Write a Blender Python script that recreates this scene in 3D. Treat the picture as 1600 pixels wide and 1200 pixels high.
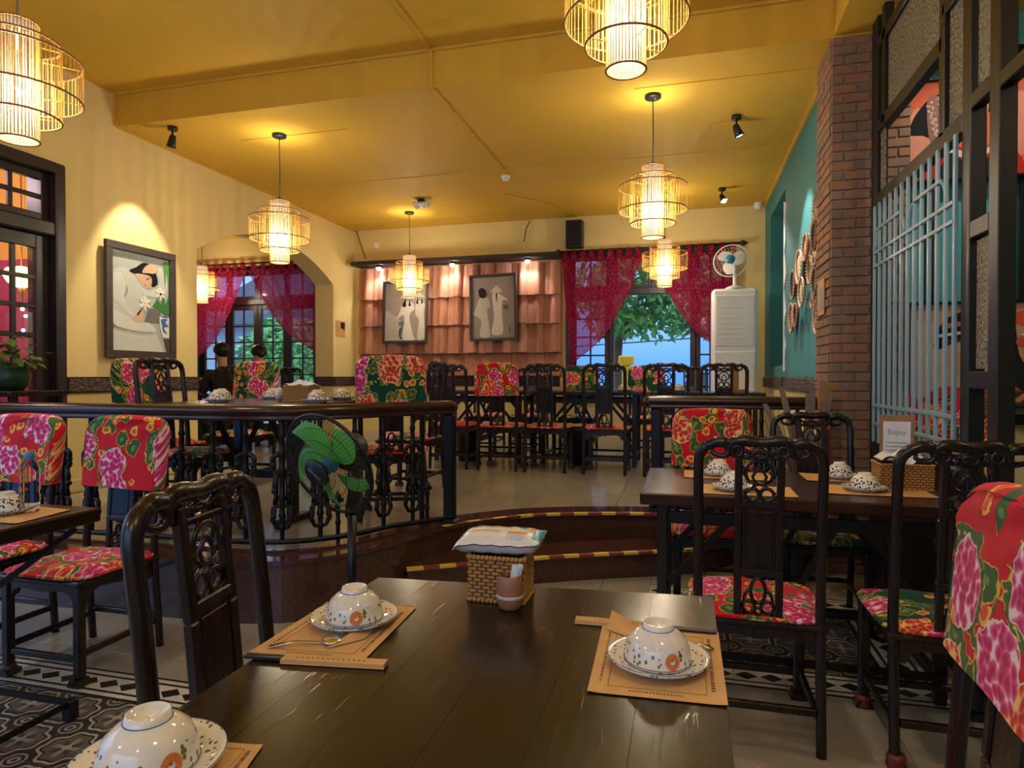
import bpy, bmesh, math, random
from math import sin, cos, pi, sqrt, radians as R, atan2, hypot
from mathutils import Vector, Matrix, Euler
random.seed(7)
SC = bpy.context.scene
for o in list(bpy.data.objects): bpy.data.objects.remove(o)
COL = SC.collection
# ------------------------------------------------------------------ camera
CAMH = 1.25; YAW = R(15.0); FPX = 1010.0; PITCH = R(0.68)
cd = bpy.data.cameras.new('camera'); cam = bpy.data.objects.new('camera', cd); COL.objects.link(cam)
cam.location = (0, 0, CAMH); cam.rotation_euler = (pi/2 - PITCH, 0, YAW)
cd.sensor_width = 36; cd.lens = FPX/1600*36; cd.clip_start = 0.05; cd.clip_end = 200
SC.camera = cam
# ------------------------------------------------------------------ world, exposure
SC.view_settings.view_transform = 'Standard'; SC.view_settings.look = 'None'
SC.view_settings.gamma = 1; SC.view_settings.use_curve_mapping = False
SC.view_settings.exposure = 1.25
W = bpy.data.worlds.new('world'); SC.world = W; W.use_nodes = True
wn = W.node_tree.nodes; wl = W.node_tree.links
bg = wn['Background']; tc = wn.new('ShaderNodeTexCoord'); sp = wn.new('ShaderNodeSeparateXYZ'); cr = wn.new('ShaderNodeValToRGB')
wl.new(tc.outputs['Generated'], sp.inputs[0]); wl.new(sp.outputs['Z'], cr.inputs[0]); wl.new(cr.outputs[0], bg.inputs[0])
cr.color_ramp.elements[0].position = 0.0; cr.color_ramp.elements[0].color = (0.035, 0.115, 0.34, 1)
cr.color_ramp.elements[1].position = 0.85; cr.color_ramp.elements[1].color = (0.75, 0.86, 1.0, 1)
e_ = cr.color_ramp.elements.new(0.28); e_.color = (0.22, 0.36, 0.62, 1)
bg.inputs[1].default_value = 1.6
def lamp(name, kind, loc, power, color, **kw):
    l = bpy.data.lights.new(name, kind); l.energy = power; l.color = color
    for k, v in kw.items(): setattr(l, k, v)
    o = bpy.data.objects.new(name, l); COL.objects.link(o); o.location = loc
    return o
def aim(o, tgt):
    o.rotation_euler = (Vector(tgt)-Vector(o.location)).to_track_quat('-Z', 'Y').to_euler()
# the sun does not reach the room; cool daylight comes in from the sky through the windows and an opening added behind the camera
def portal(loc, rot, sx, sy):   # guides sampling of the sky through an opening, adds no light of its own
    l = bpy.data.lights.new('portal', 'AREA'); l.shape = 'RECTANGLE'; l.size = sx; l.size_y = sy; l.cycles.is_portal = True
    o = bpy.data.objects.new('portal', l); COL.objects.link(o); o.location = loc; o.rotation_euler = rot
portal((-.5, 8.9, 1.95), (-pi/2, 0, 0), 2.1, 2.0); portal((-6.4, 8.9, 1.65), (-pi/2, 0, 0), 2.2, 2.7); portal((-1.8, -2.66, 1.85), (pi/2, 0, 0), 4.6, 2.1); portal((-5.05, .7, 1.5), (0, -pi/2, 0), 2.2, 2.8)
# ------------------------------------------------------------------ pixel helpers (real planes)
CS, SN = cos(YAW), sin(YAW)
def at(u, v, z):
    zc = (CAMH-z)*FPX/(v-588.0); xc = (u-800)/FPX*zc
    return Vector((xc*CS-zc*SN, xc*SN+zc*CS, z))
def px(u, v, Y):
    k = (u-800)/FPX; X = Y*(CS*k-SN)/(CS+SN*k); zc = -X*(-SN)*-1+Y*CS if False else (-X*SN+Y*CS)
    return X, CAMH+(588-v)*zc/FPX
def pxx(u, v, X):
    k = (u-800)/FPX; Y = X*(CS+SN*k)/(CS*k-SN); zc = -X*SN+Y*CS
    return Y, CAMH+(588-v)*zc/FPX
# ------------------------------------------------------------------ node helper
class NG:
    def __init__(s, name):
        s.m = bpy.data.materials.new(name); s.m.use_nodes = True
        s.t = s.m.node_tree; s.n = s.t.nodes; s.b = s.n['Principled BSDF']; s.out = s.n['Material Output']
    def new(s, ty, **kw):
        n = s.n.new('ShaderNode'+ty)
        for k, v in kw.items():
            setattr(n, k, v)
        return n
    def put(s, inp, v):
        if hasattr(v, 'is_output'): s.t.links.new(v, inp)
        else:
            if isinstance(v, (tuple, list)) and len(v) == 3 and inp.type == 'RGBA': v = (*v, 1)
            inp.default_value = v
    def math(s, op, a, b=0.0, c=0.0, clamp=False):
        n = s.new('Math', operation=op, use_clamp=clamp); s.put(n.inputs[0], a); s.put(n.inputs[1], b); s.put(n.inputs[2], c); return n.outputs[0]
    def vm(s, op, a, b=(0, 0, 0), sc=None):
        n = s.new('VectorMath', operation=op); s.put(n.inputs[0], a); s.put(n.inputs[1], b)
        if sc is not None: s.put(n.inputs['Scale'], sc)
        return n.outputs[0]
    def mix(s, f, a, b, bt='MIX'):
        n = s.new('Mix', data_type='RGBA', blend_type=bt); s.put(n.inputs[0], f); s.put(n.inputs[6], a); s.put(n.inputs[7], b); return n.outputs[2]
    def obj(s): return s.new('TexCoord').outputs['Object']
    def rnd(s): return s.new('ObjectInfo').outputs['Random']
    def sep(s, v):
        n = s.new('SeparateXYZ'); s.put(n.inputs[0], v); return n.outputs
    def comb(s, x, y, z):
        n = s.new('CombineXYZ'); s.put(n.inputs[0], x); s.put(n.inputs[1], y); s.put(n.inputs[2], z); return n.outputs[0]
    def mapping(s, v, scale=(1, 1, 1), rot=(0, 0, 0), loc=(0, 0, 0)):
        n = s.new('Mapping'); s.put(n.inputs[0], v); n.inputs['Scale'].default_value = scale; n.inputs['Rotation'].default_value = rot; n.inputs['Location'].default_value = loc; return n.outputs[0]
    def noise(s, v, scale=5, detail=3, rough=.5, dist=0.0):
        n = s.new('TexNoise'); s.put(n.inputs['Vector'], v); n.inputs['Scale'].default_value = scale; n.inputs['Detail'].default_value = detail
        n.inputs['Roughness'].default_value = rough; n.inputs['Distortion'].default_value = dist; return n.outputs
    def vor(s, v, scale=5, feature='F1', rand=1.0):
        n = s.new('TexVoronoi', feature=feature); s.put(n.inputs['Vector'], v); n.inputs['Scale'].default_value = scale; n.inputs['Randomness'].default_value = rand; return n.outputs
    def vor2(s, v, scale=5):
        n = s.new('TexVoronoi', voronoi_dimensions='2D'); s.put(n.inputs['Vector'], v); n.inputs['Scale'].default_value = scale; return n.outputs
    def ramp(s, f, stops, interp='LINEAR'):
        n = s.new('ValToRGB'); s.put(n.inputs[0], f); r = n.color_ramp; r.interpolation = interp
        while len(r.elements) < len(stops): r.elements.new(0.5)
        for e, (p, c) in zip(r.elements, stops): e.position = p; e.color = (*c, 1) if len(c) == 3 else c
        return n.outputs[0]
    def bump(s, h, st=.3, d=.01):
        n = s.new('Bump'); s.put(n.inputs['Height'], h); n.inputs['Strength'].default_value = st; n.inputs['Distance'].default_value = d
        s.put(s.b.inputs['Normal'], n.outputs[0])
    def base(s, c, rough=.5, metal=0, spec=.5):
        s.put(s.b.inputs['Base Color'], c); s.put(s.b.inputs['Roughness'], rough); s.put(s.b.inputs['Metallic'], metal); s.b.inputs['Specular IOR Level'].default_value = spec
        return s
M = {}
def plain(name, c, rough=.5, metal=0, spec=.5, var=.12, scale=12):
    g = NG(name); n = g.noise(g.obj(), scale, 3)
    col = g.mix(n[0], tuple(x*(1-var) for x in c), tuple(min(1, x*(1+var)) for x in c))
    g.base(col, rough, metal, spec); M[name] = g.m; return g
def emis(name, c, st):
    g = NG(name); g.base((0, 0, 0), .6); g.b.inputs['Emission Color'].default_value = (*c, 1); g.b.inputs['Emission Strength'].default_value = st; M[name] = g.m; return g
# ---- woods, metals
g = NG('dark_wood'); v = g.mapping(g.obj(), (14, 14, 1.6)); n = g.noise(v, 3, 4, .6, .6)
g.base(g.mix(n[0], (0.0035, 0.0015, 0.001), (0.021, 0.009, 0.006)), g.math('MULTIPLY_ADD', n[0], .15, .2), spec=.5); g.bump(n[0], .12, .004); M['dark_wood'] = g.m
g = NG('table_wood'); o_ = g.vm('ADD', g.obj(), g.comb(g.math('MULTIPLY', g.rnd(), 9.0), 0, 0)); v = g.mapping(o_, (16, 1.3, 4)); n = g.noise(v, 3, 5, .6, .4)
sc_ = g.noise(g.mapping(o_, (60, 6, 6)), 2, 2); sc2 = g.ramp(sc_[0], [(.64, (0, 0, 0)), (.7, (1, 1, 1))])
g.base(g.mix(n[0], (0.010, 0.0055, 0.003), (0.022, 0.012, 0.0065)), g.math('MULTIPLY_ADD', n[0], .10, .15), spec=.5); g.bump(g.math('ADD', g.math('MULTIPLY', n[0], .4), g.math('MULTIPLY', sc2, .7)), .10, .003); M['table_wood'] = g.m
g = NG('red_wood'); v = g.mapping(g.obj(), (1.3, 14, 6)); n = g.noise(v, 3, 4, .6, .5)
g.base(g.mix(n[0], (0.016, 0.005, 0.004), (0.06, 0.017, 0.013)), g.math('MULTIPLY_ADD', n[0], .15, .16)); g.bump(n[0], .08, .004); M['red_wood'] = g.m
g = NG('rail_wood'); n = g.noise(g.mapping(g.obj(), (3, 3, 8)), 3, 4, .6, .5)
g.base(g.mix(n[0], (0.014, 0.005, 0.003), (0.055, 0.020, 0.012)), .24); M['rail_wood'] = g.m
plain('door_wood', (0.022, 0.014, 0.014), .4, var=.4, scale=20)
plain('frame_wood', (0.05, 0.035, 0.032), .55, var=.5, scale=25)
plain('grey_frame', (0.035, 0.035, 0.035), .5, var=.3)
plain('black_iron', (0.007, 0.007, 0.008), .38, .3, var=.3, scale=60)
plain('brown_steel', (0.010, 0.008, 0.006), .4, .1, var=.2)
plain('light_wood', (0.32, 0.16, 0.06), .5, var=.3, scale=30)
plain('chrome', (0.7, 0.7, 0.7), .15, 1, var=.05)
plain('black_plastic', (0.012, 0.012, 0.013), .4)
plain('blade_green', (0.14, 0.55, 0.09), .3)
plain('white_plastic', (0.84, 0.85, 0.86), .35, var=.03)
plain('ac_grille', (0.76, 0.77, 0.78), .4, var=.03)
plain('fan_blue', (0.03, 0.22, 0.38), .35)
plain('foot_red', (0.16, 0.02, 0.015), .4, var=.6, scale=120)
plain('foot_brown', (0.08, 0.04, 0.025), .5, var=.6, scale=120)
# ---- walls
def wallmat(name, c, rough=.75, patch=.06):
    g = NG(name); n = g.noise(g.obj(), 1.3, 4); f = g.noise(g.obj(), 90, 2)
    g.base(g.mix(n[0], tuple(x*(1-patch) for x in c), tuple(min(1, x*(1+patch)) for x in c)), rough, spec=.3); g.bump(f[0], .06, .002); M[name] = g.m
wallmat('cream_wall', (0.78, 0.63, 0.29)); wallmat('reflection_yellow', (0.72, 0.47, 0.12)); wallmat('ceiling_paint', (0.70, 0.43, 0.05), .6)
wallmat('teal_wall', (0.045, 0.21, 0.225), .6); wallmat('teal_bright', (0.10, 0.42, 0.44), .6); wallmat('grey_wall', (0.62, 0.57, 0.46)); wallmat('pink_wall', (0.42, 0.07, 0.20)); wallmat('mortar', (0.30, 0.25, 0.20), .9)
g = NG('brick'); n = g.noise(g.obj(), 22, 5, .7); r = g.rnd()
c = g.ramp(r, [(0, (0.30, 0.19, 0.13)), (.35, (0.38, 0.21, 0.125)), (.7, (0.52, 0.22, 0.10)), (1, (0.32, 0.24, 0.18))])
g.base(g.mix(n[0], c, (0.17, 0.125, 0.095)), .85, spec=.2); g.bump(n[0], .6, .006); M['brick'] = g.m
g = NG('terracotta'); n = g.noise(g.mapping(g.obj(), (20, 20, 2)), 2, 4); n2 = g.noise(g.obj(), 9, 4, .7)
c = g.ramp(g.rnd(), [(0, (0.38, 0.15, 0.085)), (.5, (0.48, 0.21, 0.12)), (1, (0.55, 0.27, 0.17))])
c = g.mix(g.math('MULTIPLY', n2[0], .55), c, (0.30, 0.12, 0.08)); c = g.mix(g.ramp(n[0], [(.5, (0, 0, 0)), (.75, (.35, .35, .35))]), c, (0.7, 0.5, 0.4))
g.base(c, .7, spec=.3); g.bump(n2[0], .3, .004); M['terracotta'] = g.m
# ---- carved chair rail
g = NG('carved_wood'); v = g.obj(); n = g.noise(v, 26, 2, .5, 2.2); w = g.vor(v, 24, 'DISTANCE_TO_EDGE')
g.base(g.mix(n[0], (0.03, 0.015, 0.012), (0.10, 0.055, 0.045)), .5); g.bump(g.math('ADD', n[0], w[0]), 1.0, .02); M['carved_wood'] = g.m
# ---- floors
g = NG('beige_tile'); v = g.vm('ADD', g.obj(), g.comb(g.math('MULTIPLY', g.rnd(), 7), 0, 0)); n = g.noise(v, 3.2, 5, .6, .8); n2 = g.noise(v, 16, 3)
c = g.mix(n[0], (0.27, 0.235, 0.185), (0.42, 0.37, 0.30)); c = g.mix(g.math('MULTIPLY', n2[0], .3), c, (0.25, 0.2, 0.14)); g.base(c, .17, spec=.5); M['beige_tile'] = g.m
g = NG('granite'); n = g.noise(g.obj(), 130, 3, .7); n2 = g.noise(g.obj(), 8, 3)
c = g.ramp(n[0], [(.3, (0.025, 0.010, 0.008)), (.55, (0.085, 0.032, 0.022)), (.75, (0.16, 0.075, 0.05))]); g.base(g.mix(g.math('MULTIPLY', n2[0], .3), c, (0.04, .018, .014)), .1, spec=.6); M['granite'] = g.m
plain('grout', (0.10, 0.085, 0.07), .9)
def tile_pattern():
    g = NG('patterned_tile'); s = g.sep(g.obj()); x, y = s[0], s[1]
    def polar(cx, cy):
        dx = g.math('SUBTRACT', x, cx); dy = g.math('SUBTRACT', y, cy)
        r = g.math('SQRT', g.math('ADD', g.math('MULTIPLY', dx, dx), g.math('MULTIPLY', dy, dy))); return r, g.math('ARCTAN2', dy, dx)
    def band(v, c, w): return g.math('LESS_THAN', g.math('ABSOLUTE', g.math('SUBTRACT', v, c)), w)
    r, a = polar(0, 0)
    c4 = g.math('COSINE', g.math('MULTIPLY', a, 4)); c8 = g.math('COSINE', g.math('MULTIPLY', a, 8))
    star = g.math('LESS_THAN', r, g.math('MULTIPLY_ADD', g.math('POWER', g.math('MAXIMUM', c4, 0.0), 2.0), .05, .014))
    vein = g.math('LESS_THAN', g.math('ABSOLUTE', g.math('SINE', g.math('MULTIPLY', a, 2))), .12)
    petal = g.math('LESS_THAN', r, g.math('MULTIPLY_ADD', g.math('POWER', g.math('MAXIMUM', g.math('MULTIPLY', c4, -1), 0.0), 1.0), .035, .012))
    rr = g.math('ADD', r, g.math('MULTIPLY_ADD', c4, -.006, g.math('MULTIPLY', c8, .006)))
    rim = band(rr, .084, .0055); rimd = band(rr, .076, .005)
    inner = g.math('LESS_THAN', rr, .078)
    ax = g.math('ABSOLUTE', x); ay = g.math('ABSOLUTE', y)
    dx = g.math('SUBTRACT', ax, .1); dy = g.math('SUBTRACT', ay, .1)
    rc = g.math('SQRT', g.math('ADD', g.math('MULTIPLY', dx, dx), g.math('MULTIPLY', dy, dy)))
    curl = g.math('MAXIMUM', band(rc, .034, .004), band(rc, .014, .005))
    c = g.mix(inner, (0.03, 0.026, 0.022), (0.13, 0.12, 0.10))
    c = g.mix(petal, c, (0.06, 0.05, 0.04)); c = g.mix(star, c, (0.50, 0.46, 0.39)); c = g.mix(g.math('MULTIPLY', vein, star), c, (0.07, 0.06, 0.05))
    c = g.mix(curl, c, (0.36, 0.33, 0.28)); c = g.mix(rimd, c, (0.012, 0.011, 0.01)); c = g.mix(rim, c, (0.46, 0.42, 0.35))
    n = g.noise(g.obj(), 30, 3); g.base(g.mix(g.math('MULTIPLY', n[0], .4), c, (0.08, 0.07, 0.06)), .3); M['patterned_tile'] = g.m
tile_pattern()
def border_pattern():
    g = NG('border_tile'); s = g.sep(g.obj()); x, y = s[0], s[1]
    fx = g.math('SUBTRACT', g.math('FRACT', g.math('DIVIDE', g.math('ADD', x, 5), .1)), .5)
    d = g.math('ADD', g.math('ABSOLUTE', fx), g.math('MULTIPLY', g.math('ABSOLUTE', y), 12.5))
    dia = g.math('LESS_THAN', d, .46); ay = g.math('ABSOLUTE', y)
    line = g.math('GREATER_THAN', ay, .048); line2 = g.math('GREATER_THAN', ay, .062); line3 = g.math('GREATER_THAN', ay, .085)
    c = g.mix(dia, (0.60, 0.56, 0.48), (0.012, 0.011, 0.01)); c = g.mix(line, c, (0.012, 0.011, 0.01)); c = g.mix(line2, c, (0.58, 0.54, 0.46)); c = g.mix(line3, c, (0.012, 0.011, 0.01))
    g.base(c, .3); M['border_tile'] = g.m
border_pattern()
# ---- floral cloth
def floral(name, ground, shade):
    g = NG(name); r = g.rnd(); so_ = g.sep(g.obj()); v0 = g.comb(g.math('MULTIPLY_ADD', r, 13.7, so_[0]), g.math('MULTIPLY_ADD', r, 5.1, g.math('ADD', so_[1], so_[2])), 0.0)
    nz = g.noise(v0, 16, 2); dis = g.vm('SCALE', g.vm('SUBTRACT', nz[1], (.5, .5, .5)), sc=.045); v = g.vm('ADD', v0, dis)
    c = g.mix(g.noise(v0, 4, 2)[0], ground, shade)
    L = g.vor2(g.vm('ADD', v, (.06, .02, .05)), 12.5); lr = g.sep(L[1])[0]; on = g.math('GREATER_THAN', lr, .45); dl = g.math('ADD', L[0], g.math('MULTIPLY', g.math('SUBTRACT', g.noise(v0, 42, 1)[0], .5), .28))
    c = g.mix(g.math('MULTIPLY', on, g.math('LESS_THAN', dl, .42)), c, (0.62, 0.44, 0.04)); c = g.mix(g.math('MULTIPLY', on, g.math('LESS_THAN', dl, .375)), c, (0.045, 0.11, 0.035))
    c = g.mix(g.math('MULTIPLY', on, g.math('LESS_THAN', dl, .13)), c, (0.16, 0.25, 0.06))
    S = g.vor2(g.vm('ADD', v, (.31, .17, .23)), 20); so = g.math('GREATER_THAN', g.sep(S[1])[1], .70); ds = S[0]
    c = g.mix(g.math('MULTIPLY', so, g.math('LESS_THAN', ds, .38)), c, (0.80, 0.50, 0.07)); c = g.mix(g.math('MULTIPLY', so, g.math('LESS_THAN', ds, .22)), c, (0.70, 0.09, 0.03))
    F = g.vor2(v, 6.6); fo = g.math('GREATER_THAN', g.sep(F[1])[2], .26); df = F[0]
    pv = g.vor2(g.vm('ADD', v0, g.vm('SCALE', dis, sc=.9)), 52); wav = g.math('MULTIPLY_ADD', df, .35, pv[0])
    pet = g.ramp(wav, [(.0, (0.30, 0.008, 0.06)), (.32, (0.50, 0.02, 0.12)), (.54, (0.64, 0.06, 0.20)), (.70, (0.74, 0.18, 0.32)), (.84, (0.88, 0.66, 0.70))])
    hue = g.math('GREATER_THAN', g.sep(F[1])[0], .66); pet = g.mix(g.math('MULTIPLY', hue, .85), pet, g.ramp(wav, [(.1, (0.42, 0.01, 0.01)), (.45, (0.65, .06, .02)), (.60, (0.80, .22, .05)), (.74, (0.9, .55, .14))]))
    tl = g.math('ADD', df, g.math('MULTIPLY', g.math('SUBTRACT', g.noise(v0, 30, 1)[0], .5), .8)); gate = g.math('MULTIPLY', fo, g.math('GREATER_THAN', g.noise(v0, 11, 1)[0], .44))
    c = g.mix(g.math('MULTIPLY', gate, g.math('LESS_THAN', tl, .60)), c, (0.66, 0.46, 0.05)); c = g.mix(g.math('MULTIPLY', gate, g.math('LESS_THAN', tl, .565)), c, g.mix(g.noise(v0, 60, 1)[0], (0.02, 0.07, 0.02), (0.12, 0.20, 0.05)))
    df = g.math('ADD', df, g.math('MULTIPLY', g.math('SUBTRACT', g.noise(v0, 50, 1)[0], .5), .10))
    c = g.mix(g.math('MULTIPLY', fo, g.math('LESS_THAN', df, .475)), c, (0.85, 0.60, 0.50)); c = g.mix(g.math('MULTIPLY', fo, g.math('LESS_THAN', df, .455)), c, pet)
    g.base(c, .8, spec=.2); g.b.inputs['Sheen Weight'].default_value = .1
    g.bump(g.noise(v0, 7, 2)[0], .5, .02); M[name] = g.m
floral('cloth_red', (0.52, 0.006, 0.014), (0.62, 0.012, 0.03)); floral('cloth_green', (0.004, 0.045, 0.028), (0.006, 0.065, 0.04))
# ---- curtains
g = NG('curtain'); v = g.obj(); w = g.vor(v, 42); d = g.math('LESS_THAN', w[0], .24); n = g.noise(v, 60, 2)
c = g.mix(d, (0.42, 0.010, 0.05), (0.80, 0.45, 0.42)); c = g.mix(g.math('MULTIPLY', n[0], .3), c, (0.12, .004, .02))
df = g.new('BsdfDiffuse'); g.put(df.inputs[0], c); tr = g.new('BsdfTranslucent'); g.put(tr.inputs[0], g.mix(.5, c, (0.9, 0.05, 0.16))); tp = g.new('BsdfTransparent'); tp.inputs[0].default_value = (1, .72, .82, 1)
m1 = g.new('MixShader'); m1.inputs[0].default_value = .5; g.t.links.new(df.outputs[0], m1.inputs[1]); g.t.links.new(tr.outputs[0], m1.inputs[2])
m2 = g.new('MixShader'); m2.inputs[0].default_value = .22; g.t.links.new(m1.outputs[0], m2.inputs[1]); g.t.links.new(tp.outputs[0], m2.inputs[2]); g.t.links.new(m2.outputs[0], g.out.inputs[0]); M['curtain'] = g.m
# ---- glass
def glass(name, tint, mixf, rough):
    g = NG(name); gl = g.new('BsdfGlossy'); gl.inputs['Roughness'].default_value = rough; tp = g.new('BsdfTransparent'); tp.inputs[0].default_value = (*tint, 1)
    mx = g.new('MixShader'); mx.inputs[0].default_value = mixf; g.t.links.new(tp.outputs[0], mx.inputs[1]); g.t.links.new(gl.outputs[0], mx.inputs[2]); g.t.links.new(mx.outputs[0], g.out.inputs[0]); M[name] = g.m
glass('clear_glass', (.92, .97, 1), .06, .03)
g = NG('rough_glass'); n = g.noise(g.obj(), 75, 3, .8); g.base(g.ramp(n[0], [(.38, (0.07, 0.06, 0.045)), (.62, (0.50, 0.44, 0.34))]), .25); g.bump(n[0], .8, .01); g.b.inputs['Transmission Weight'].default_value = .25; M['rough_glass'] = g.m
# ---- bamboo, lantern
plain('bamboo', (0.70, 0.42, 0.10), .45, var=.25, scale=30); plain('bamboo_ring', (0.30, 0.13, 0.04), .5, var=.2)
g = NG('lantern_paper'); s = g.sep(g.obj()); z = s[2]; e = g.math('DIVIDE', g.math('ADD', z, .06), .12)
f = g.math('EXPONENT', g.math('MULTIPLY', g.math('MULTIPLY', e, e), -1)); n = g.noise(g.mapping(g.obj(), (30, 30, 4)), 3, 3)
g.base((0, 0, 0), 1, spec=0); g.b.inputs['Emission Color'].default_value = (1, .88, .66, 1)
g.put(g.b.inputs['Emission Strength'], g.math('MULTIPLY', g.math('MULTIPLY_ADD', f, 1.7, .42), g.math('MULTIPLY_ADD', n[0], 1.2, .4))); g.b.inputs['Alpha'].default_value = .5; emis('bulb_glow', (1, .88, .62), 25); M['lantern_paper'] = g.m
emis('spot_glow', (1, .95, .85), 30); emis('lamp_yellow', (1, .62, .1), 6); emis('bulb_blue', (.05, .12, 1), 8); emis('bulb_red', (1, .06, .04), 5)
# ---- wicker
g = NG('wicker'); n = g.noise(g.obj(), 60, 2); g.base(g.mix(n[0], (0.28, 0.12, 0.02), (0.55, 0.28, 0.06)), .45); M['wicker'] = g.m
plain('wicker_dark', (0.10, 0.045, 0.015), .6, var=.3)
for nm, c in dict(b_tan=(0.42, 0.22, 0.12), b_pale=(0.62, 0.46, 0.32), b_brown=(0.13, 0.05, 0.03)).items():
    g = NG(nm); w = g.noise(g.mapping(g.obj(), (1, 1, 1)), 70, 2); g.base(g.mix(w[0], tuple(x*.55 for x in c), tuple(min(1, x*1.3) for x in c)), .7); g.bump(w[0], .8, .01); M[nm] = g.m
# ---- table ware
def porcelain(name, dense):
    g = NG(name); v = g.obj(); z = g.sep(v)[2]
    zone = g.math('LESS_THAN', z, .034 if not dense else .048)
    w = g.vor(g.mapping(v, (1, 1, .75)), 135 if not dense else 120); f = g.math('LESS_THAN', w[0], .34 if not dense else .42); on = g.math('GREATER_THAN', g.sep(w[1])[0], .25)
    c = g.mix(g.math('MULTIPLY', zone, g.math('MULTIPLY', f, on)), (0.72, 0.68, 0.60), (0.17, 0.12, 0.06) if not dense else (0.015, 0.015, 0.02))
    g.base(c, .06, spec=.7); M[name] = g.m
porcelain('porcelain', False); porcelain('porcelain_black', True)
plain('plain_porcelain', (0.74, 0.70, 0.62), .08, spec=.7, var=.02); plain('blue_glaze', (0.08, 0.14, 0.35), .15); plain('orange_glaze', (0.62, 0.17, 0.03), .2)
g = NG('kraft_paper'); n = g.noise(g.obj(), 25, 4); f = g.noise(g.mapping(g.obj(), (30, 300, 30)), 2, 3); g.base(g.mix(n[0], (0.52, 0.30, 0.12), (0.64, 0.39, 0.17)), .75, spec=.2); g.bump(f[0], .05, .001); M['kraft_paper'] = g.m
plain('ink', (0.16, 0.085, 0.03), .8); plain('white_paper', (0.72, 0.74, 0.78), .6, var=.03); plain('ceramic_brown', (0.30, 0.13, 0.065), .45, var=.15); plain('cup_stripe', (0.55, 0.45, 0.36), .5)
plain('pack_white', (0.75, 0.72, 0.66), .3, var=.03); plain('pack_blue', (0.05, 0.35, 0.48), .3); plain('pack_orange', (0.78, 0.22, 0.03), .4); plain('pack_grey', (0.25, 0.28, 0.32), .5)
g = NG('bottle_plastic'); g.base((.9, .95, 1), .06); g.b.inputs['Transmission Weight'].default_value = 1; g.b.inputs['IOR'].default_value = 1.12; M['bottle_plastic'] = g.m
plain('cap_blue', (0.02, 0.20, 0.55), .35)
# ---- plants, people, outside
plain('leaf', (0.13, 0.26, 0.05), .45, var=.7, scale=16); plain('leaf_tree', (0.12, 0.36, 0.11), .55, var=.7, scale=3); plain('bark', (0.10, 0.075, 0.06), .9, var=.3); plain('pot_green', (0.015, 0.045, 0.02), .3)
plain('skin', (0.55, 0.30, 0.20), .5, var=.05); plain('hair', (0.008, 0.006, 0.006), .4, var=.3, scale=90); plain('shirt_black', (0.012, 0.013, 0.018), .8); plain('trousers', (0.02, 0.025, 0.04), .8); plain('eye_dark', (0.01, 0.01, 0.01), .2); plain('lip', (0.4, 0.12, 0.1), .5)
g = NG('shirt_blue'); w = g.vor(g.obj(), 30); g.base(g.mix(g.math('LESS_THAN', w[0], .3), (0.12, 0.24, 0.42), (0.5, 0.6, 0.7)), .8); M['shirt_blue'] = g.m
plain('house_wall', (0.35, 0.42, 0.45), .8); plain('house_roof', (0.10, 0.14, 0.16), .7); plain('ground_out', (0.25, 0.27, 0.25), .9); plain('yellow_paint', (0.75, 0.55, 0.04), .5); plain('lattice_blue', (0.26, 0.42, 0.52), .38, .1, var=.08)
plain('tape_yellow', (0.65, 0.47, 0.07), .5); plain('tape_red', (0.22, 0.03, 0.02), .5); plain('sign_tan', (0.55, 0.33, 0.12), .6); plain('dry_grey', (0.22, 0.17, 0.15), .8, var=.5, scale=80); plain('bin_black', (0.008, 0.010, 0.013), .35)
_cc = {}
def colmat(c):
    k = tuple(round(x, 3) for x in c)
    if k not in _cc:
        nm = 'paint_%d' % len(_cc); g = NG(nm); n = g.noise(g.obj(), 14, 4, .6); g.base(g.mix(n[0], tuple(x*.85 for x in k), tuple(min(1, x*1.12) for x in k)), .8, spec=.15); _cc[k] = g.m
    return _cc[k]
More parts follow.
